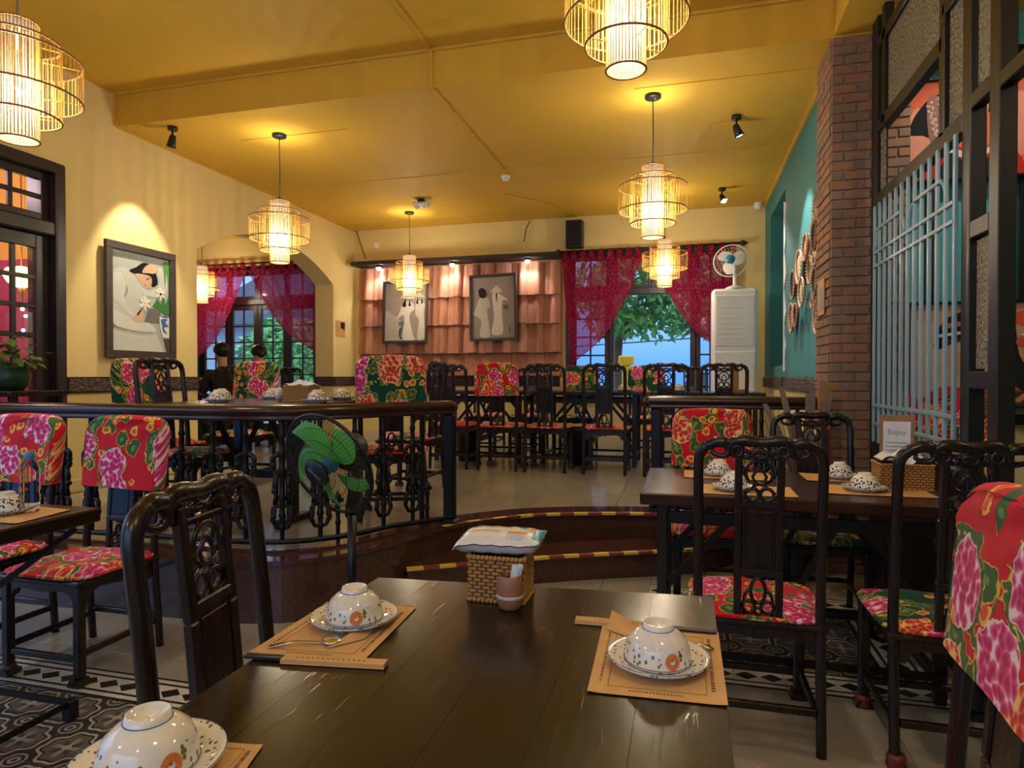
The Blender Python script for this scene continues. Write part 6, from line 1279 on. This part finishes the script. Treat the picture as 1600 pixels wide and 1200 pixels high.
for k in range(64):
    a = rg.uniform(0, 2*pi); e = rg.uniform(.1, 1.35); L = rg.uniform(.08, .24); base = Vector((0, 0, .14)); c = base+Vector((cos(a)*cos(e)*L, sin(a)*cos(e)*L, sin(e)*L*.95)); d = Vector((cos(a), sin(a), rg.uniform(-.7, .3))).normalized(); sd = d.cross(Vector((0, 0, 1))).normalized(); up_ = sd.cross(d); s_ = rg.uniform(.035, .055)
    m = MB(); pts = [(-.2, 0, 0), (-.35, .35, .05), (.0, .62, .1), (.5, .5, .06), (1.2, 0, -.15), (.5, -.5, .06), (0, -.62, .1), (-.35, -.35, .05)]; mid_ = [(-.1, 0, -.06), (.5, 0, -.06)]
    V_ = [c+d*(p_[0]*s_)+sd*(p_[1]*s_)+up_*(p_[2]*s_) for p_ in pts+mid_]; m.add(V_, [(0, 1, 8), (1, 2, 8), (2, 3, 9, 8), (3, 4, 9), (4, 5, 9), (5, 6, 8, 9), (6, 7, 8), (7, 0, 8)], True); m.build('leaf', 'leaf', o, recalc=False)
m = MB()
for k in range(20): a = rg.uniform(0, 6.28); m.tube([(0, 0, .13), (cos(a)*.05, sin(a)*.05, .2), (cos(a)*.11, sin(a)*.11, .24)], .002, 4)
mm = m.build('stems', 'leaf', o); mm['kind'] = 'stuff'
# ---- behind the door: pink room with yellow lantern and fairy lights
lamp('pink_room_light', 'POINT', (-5.9, 3.2, 3.0), 24, (1, .7, .75), shadow_soft_size=.1)
y_, z_ = pxx(35, 435, -5.6); o = empty('silk_lantern', (-5.6, y_, z_)); tag(o, 'yellow ribbed silk lantern hanging behind the glass of the left door', 'lantern')
m = MB(); m.lathe([(.03, .10), (.11, .08), (.14, .03), (.10, -.04), (.035, -.08)], 16, sm=False); m.build('shade', 'lamp_yellow', o); m = MB(); m.tube([(0, 0, .1), (0, 0, 3.35-z_)], .004, 5); m.lathe([(.001, -.08), (.03, -.09), (.02, -.13), (.005, -.25)], 8); m.build('tassel', 'light_wood', o)
for k, (u, v, mt, l) in enumerate(((41, 494, 'bulb_blue', 'small blue light behind the door glass, upper one'), (37, 516, 'bulb_blue', 'small blue light behind the door glass, lower one'), (50, 562, 'bulb_red', 'small red light behind the door glass, above the plant'), (36, 483, 'lamp_yellow', 'small yellow light behind the door glass'))):
    y_, z_ = pxx(u, v, -5.5); m = MB(); m.sphere((0, 0, 0), .016, 10, 6); m.k = 1; m.tube([(0, 0, .012), (0, 0, 3.35-z_)], .0015, 4); oo = m.build('fairy_light', [mt, 'black_plastic']); oo.location = (-5.5, y_, z_); tag(oo, l, 'light', 'coloured lights behind the door')
# ---- side room: draped red cloth on a chair top
X_, Z_ = px(1470, 650, 4.6); o = empty('draped_cloth', (X_, 4.6, 0)); tag(o, 'red floral cloth bundle on a covered chair behind the lattice screen', 'cloth')
m = MB(); m.grid(lambda u, v: (-.28+.56*u, -.10+.05*sin(u*17)+.20*(1-abs(2*v-1)), .55+(.56+.03*sin(u*11))*sin(pi*v)**.5), 24, 12); m.build('drape', 'cloth_red', o, recalc=False)
X_, Z_ = px(1535, 632, 4.3); m = MB(); m.sphere((0, 0, 0), .07, 14, 9, (1.1, .8, .9)); m.grid(lambda u, v: (-.07+.14*u, .02*sin(u*12), -.02-(Z_-.02)*v), 8, 16); oo = m.build('cloth_bundle', 'cloth_red'); oo.location = (X_, 4.3, Z_); tag(oo, 'twisted red and orange cloth hanging between the partition posts', 'cloth')
# ================================================================== PEOPLE IN THE ANNEX
def person(name_l, hip, face_deg, shirt, bun, label, arm=True, hs=1.0):
    """seated figure: one skinned body from pelvis to head, hands and feet; clothes and hair are parts"""
    o = empty('person', (hip[0], hip[1], PZ), R(face_deg)); tag(o, label, 'person')   # faces +y locally
    hz = .50
    V_ = []; E_ = []; Rd = []
    def n_(p, r, par=None): V_.append(p); Rd.append(r if isinstance(r, tuple) else (r, r)); (E_.append((par, len(V_)-1)) if par is not None else None); return len(V_)-1
    pel = n_((0, 0, hz+.04), (.15, .11)); wa = n_((0, .01, hz+.20), (.13, .095), pel); ch = n_((0, .02, hz+.38), (.155, .105), wa); nb = n_((0, .02, hz+.50), (.075, .065), ch); nk = n_((0, .04, hz+.57), (.05, .05), nb)
    h1 = n_((0, .06, hz+.65), (.062, .075), nk); h2 = n_((0, .065, hz+.73), (.072, .088), h1); n_((0, .055, hz+.79), (.055, .068), h2)
    for s_ in (-1, 1):
        sh = n_((s_*.17, .02, hz+.46), .052, ch); el = n_((s_*.22, .10, hz+.22), .040, sh); wr = n_((s_*.12, .30, hz+.33), .026, el); hd_ = n_((s_*.09, .36, hz+.37), (.036, .018), wr)
        for k in range(4): f1 = n_((s_*.09+(k-1.5)*.017, .41, hz+.39+.004*k), .008, hd_); n_((s_*.09+(k-1.5)*.017-s_*.01, .435, hz+.42), .007, f1)
        th_ = n_((s_*.06, .375, hz+.395), .009, hd_); n_((s_*.045, .40, hz+.415), .008, th_)
        hp = n_((s_*.09, .03, hz+.02), .085, pel); kn = n_((s_*.11, .42, hz+.03), .062, hp); an = n_((s_*.11, .40, .09), .038, kn); n_((s_*.11, .53, .035), (.04, .03), an)
    def skin(nm, mat, keep=None, grow=0.0, sub=2):
        me = bpy.data.meshes.new(nm); idx = list(range(len(V_))) if keep is None else keep; mp = {k: i for i, k in enumerate(idx)}
        me.from_pydata([V_[k] for k in idx], [(mp[a], mp[b_]) for a, b_ in E_ if a in mp and b_ in mp], []); me.materials.append(M[mat]); ob = bpy.data.objects.new(nm, me); COL.objects.link(ob); ob.parent = o
        sm = ob.modifiers.new('skin', 'SKIN'); sm.use_smooth_shade = True
        for i, k in enumerate(idx): sv = me.skin_vertices[0].data[i]; sv.radius = (Rd[k][0]+grow, Rd[k][1]+grow); sv.use_root = (k == (idx[0]))
        sb = ob.modifiers.new('sub', 'SUBSURF'); sb.levels = sub; sb.render_levels = sub; return ob
    skin('body', 'skin'); arms = [i for i in range(len(V_))]
    top = [pel, wa, ch, nb]; 
    for k in (0, 1): b0 = 8+k*18; top += [b0, b0+1]
    legs = [pel]
    for k in (0, 1): b0 = 8+k*18; legs += [b0+14, b0+15, b0+16]
    skin('shirt', shirt, top, .016); skin('trousers', 'trousers', legs, .012)
    hc = Vector((0, .065, hz+.735))
    m = MB()
    for sx in (-1, 1): m.sphere((sx*.03, hc.y+.088, hc.z-.01), .011, 8, 6, (1.2, .6, .7))
    m.build('eyes', 'eye_dark', o); m = MB(); m.prism([(hc.y+.088, hc.z+.0), (hc.y+.112, hc.z-.032), (hc.y+.085, hc.z-.038)], -.012, .012, 'x'); m.build('nose', 'skin', o); m = MB(); m.sphere((0, hc.y+.086, hc.z-.058), .02, 8, 5, (1, .4, .3)); m.build('mouth', 'lip', o)
    for sx in (-1, 1): m = MB(); m.sphere((sx*.073, hc.y-.005, hc.z-.015), .024, 10, 6, (.35, .7, 1)); m.build('ear', 'skin', o)
    m = MB()
    def hf(u, v):
        a = 2*pi*u; e = -.55+v*(pi/2+.55); front = max(0, sin(a)); e = max(e, .30*front**.6+(-.55)*(1-front**.6)) if e < .5 else e
        r = 1.0+.05*sin(a*9)*(1-v); return (cos(a)*cos(e)*.092*r, hc.y-.012+sin(a)*cos(e)*.108*r, hc.z+.012+sin(e)*.098)
    m.grid(hf, 32, 12)
    if bun: m.sphere((0, hc.y-.105, hc.z+.07), .045, 12, 8); m.sphere((0, hc.y-.085, hc.z-.02), .05, 12, 8)
    else: m.sphere((0, hc.y-.04, hc.z-.0), .085, 12, 8, (1, .85, 1))
    m.build('hair', 'hair', o); return o
X_ = PA[0]; person('', (X_, 6.60), 62, 'shirt_black', False, 'seated person in a black shirt with short dark hair, looking at a phone')
Xw = PB[0]; person('', (Xw, 7.15), 55, 'shirt_blue', True, 'seated person in a light blue patterned shirt with hair in a bun')
for (X0_, Y0_, fd_, l) in ((X_, 6.60, 62, 'white phone held by the person in black'), (Xw, 7.15, 55, 'white phone held by the person in blue')):
    a = R(fd_); o = empty('phone', (X0_-sin(a)*.42, Y0_+cos(a)*.42, PZ+.925), a); tag(o, l, 'phone', 'phones held by the diners'); m = MB(); m.box(-.038, .038, -.005, .005, -.07, .07, .003); bd = m.build('case', 'white_plastic', o); bd.rotation_euler = (R(-25), 0, 0)
# ================================================================== OUTSIDE
def tree(x, y, h, cr, n, label, seed=1, tilt=0, leafc=None):
    rg = random.Random(seed); o = empty('tree', (x, y, -.2)); tag(o, label, 'tree'); m = MB(); m.tube([(0, 0, 0), (.03, 0, h*.3), (-.02, 0, h*.6), (.08, 0, h)], [.12, .10, .085, .05], 10)
    m.build('trunk', 'bark', o); m = MB()
    for k in range(7): a = rg.uniform(0, 6.28); L = cr*rg.uniform(.5, .9); m.tube([(0, 0, h*rg.uniform(.55, .9)), (cos(a)*L*.5+tilt*.3, sin(a)*L*.5, h*rg.uniform(.9, 1)), (cos(a)*L+tilt, sin(a)*L, h*rg.uniform(.85, 1.2))], [.04, .025, .01], 6)
    m.build('branches', 'bark', o); m = MB()
    for k in range(n):
        a, e, r_ = rg.uniform(0, 6.28), rg.uniform(-.8, 1.3), cr*rg.uniform(.35, 1)**.6; c = Vector((tilt+cos(a)*cos(e)*r_, sin(a)*cos(e)*r_*.7, h*1.0+sin(e)*r_*.75)); d = Vector((rg.uniform(-1, 1), rg.uniform(-1, 1), rg.uniform(-1.2, .2))).normalized(); sd = d.orthogonal().normalized(); s_ = rg.uniform(.10, .19)
        m.add([c, c+d*s_*.5+sd*s_*.28, c+d*s_*1.1, c+d*s_*.5-sd*s_*.28], [(0, 1, 2, 3)])
    f = m.build('foliage', 'leaf_tree', o, recalc=False); f['kind'] = 'stuff'; return o
X_, _ = px(965, 0, 10.6); tree(X_, 10.6, 2.85, 1.5, 5200, 'leafy green tree with pale trunk outside the right-hand window', 3, .75)
X_, _ = px(455, 0, 13); tree(X_+.6, 12.0, 1.9, 1.1, 2500, 'green tree outside the french windows behind the arch', 5)
X_, _ = px(410, 0, 16); tree(X_-1.0, 12.0, .9, .9, 1500, 'low bush outside the french windows behind the arch', 8)
o = empty('house', (-11.5, 18, -.2)); tag(o, 'pale house with dark sloping roofs outside the french windows', 'building')
m = MB(); m.box(-4, 4, 0, 4, 0, 3.2); m.build('wall', 'house_wall', o); m = MB(); m.prism([(-4.6, 3.1), (4.6, 3.1), (0, 5.2)], -.5, 4.4); m.build('roof', 'house_roof', o)
for x_ in (-2.6, -.8, 1.0, 2.8): m = MB(); m.box(x_-.45, x_+.45, -.05, .02, 1.1, 2.3); m.build('window', 'house_roof', o); 
o = empty('garden_stairs', (-9.8, 14.6, -.2)); tag(o, 'metal stairway with railing outside the french windows', 'stairs')
for sy in (0, .9): m = MB(); m.bar((-1.6, sy, .2), (1.5, sy, 3.0), .06, .16); m.build('stringer', 'house_roof', o)
for k in range(12): m = MB(); m.box(-1.6+k*.27, -1.35+k*.27, 0, .9, .22+k*.24, .26+k*.24); m.build('tread', 'house_wall', o)
for k in range(7): m = MB(); m.bar((-1.5+k*.48, 0, .3+k*.43), (-1.5+k*.48, 0, 1.2+k*.43), .03, .03); m.build('baluster', 'house_roof', o)
m = MB(); m.bar((-1.5, 0, 1.2), (1.4, 0, 3.8), .04, .04); m.build('handrail', 'house_roof', o)
X_, Z_ = px(979, 560, 9.6); o = empty('yellow_pillar', (X_, 9.6, -.2)); tag(o, 'yellow painted gate pillar outside the right-hand window', 'pillar'); m = MB(); m.box(-.06, .06, -.06, .06, 0, Z_+.10, .01); m.build('shaft', 'yellow_paint', o); m = MB(); m.box(-.11, .11, -.11, .11, Z_+.10, Z_+.24, .02); m.build('cap', 'yellow_paint', o)
o = empty('garden_fence', (0, 11.6, -.2)); tag(o, 'low fence of dark rails outside the right-hand window', 'fence')
for z in (.9, 1.25): m = MB(); m.box(-2.2, 2.5, -.02, .02, z, z+.04); m.build('rail', 'house_roof', o)
for k in range(10): m = MB(); m.box(-2.2+k*.5, -2.16+k*.5, -.02, .02, 0, 1.5); m.build('post', 'house_roof', o)
m = MB(); m.tube([(-3.5, 12.5, 1.75), (0, 12.5, 1.95), (4, 12.5, 2.35)], .012, 4); m.tube([(-3.5, 12.5, -.2), (-3.5, 12.5, 2.2)], .06, 8); m.tube([(4, 12.5, -.2), (4, 12.5, 2.8)], .06, 8); tag(m.build('overhead_wire', 'black_iron'), 'thin dark wire crossing the sky outside the right-hand window', 'wire')
# ---- unseen lanterns added as fill light behind and above the camera and beside it
for x_, y_, l_ in ((-2.4, -.9, 'unseen fill lantern added behind the camera, on the left side'), (-.2, -1.1, 'unseen fill lantern added behind the camera, on the right side'), (.45, .25, 'unseen fill lantern added above the camera'), (2.1, 2.0, 'unseen fill lantern added in the side room')): lantern(x_, y_, 2.72, NZ, l_)
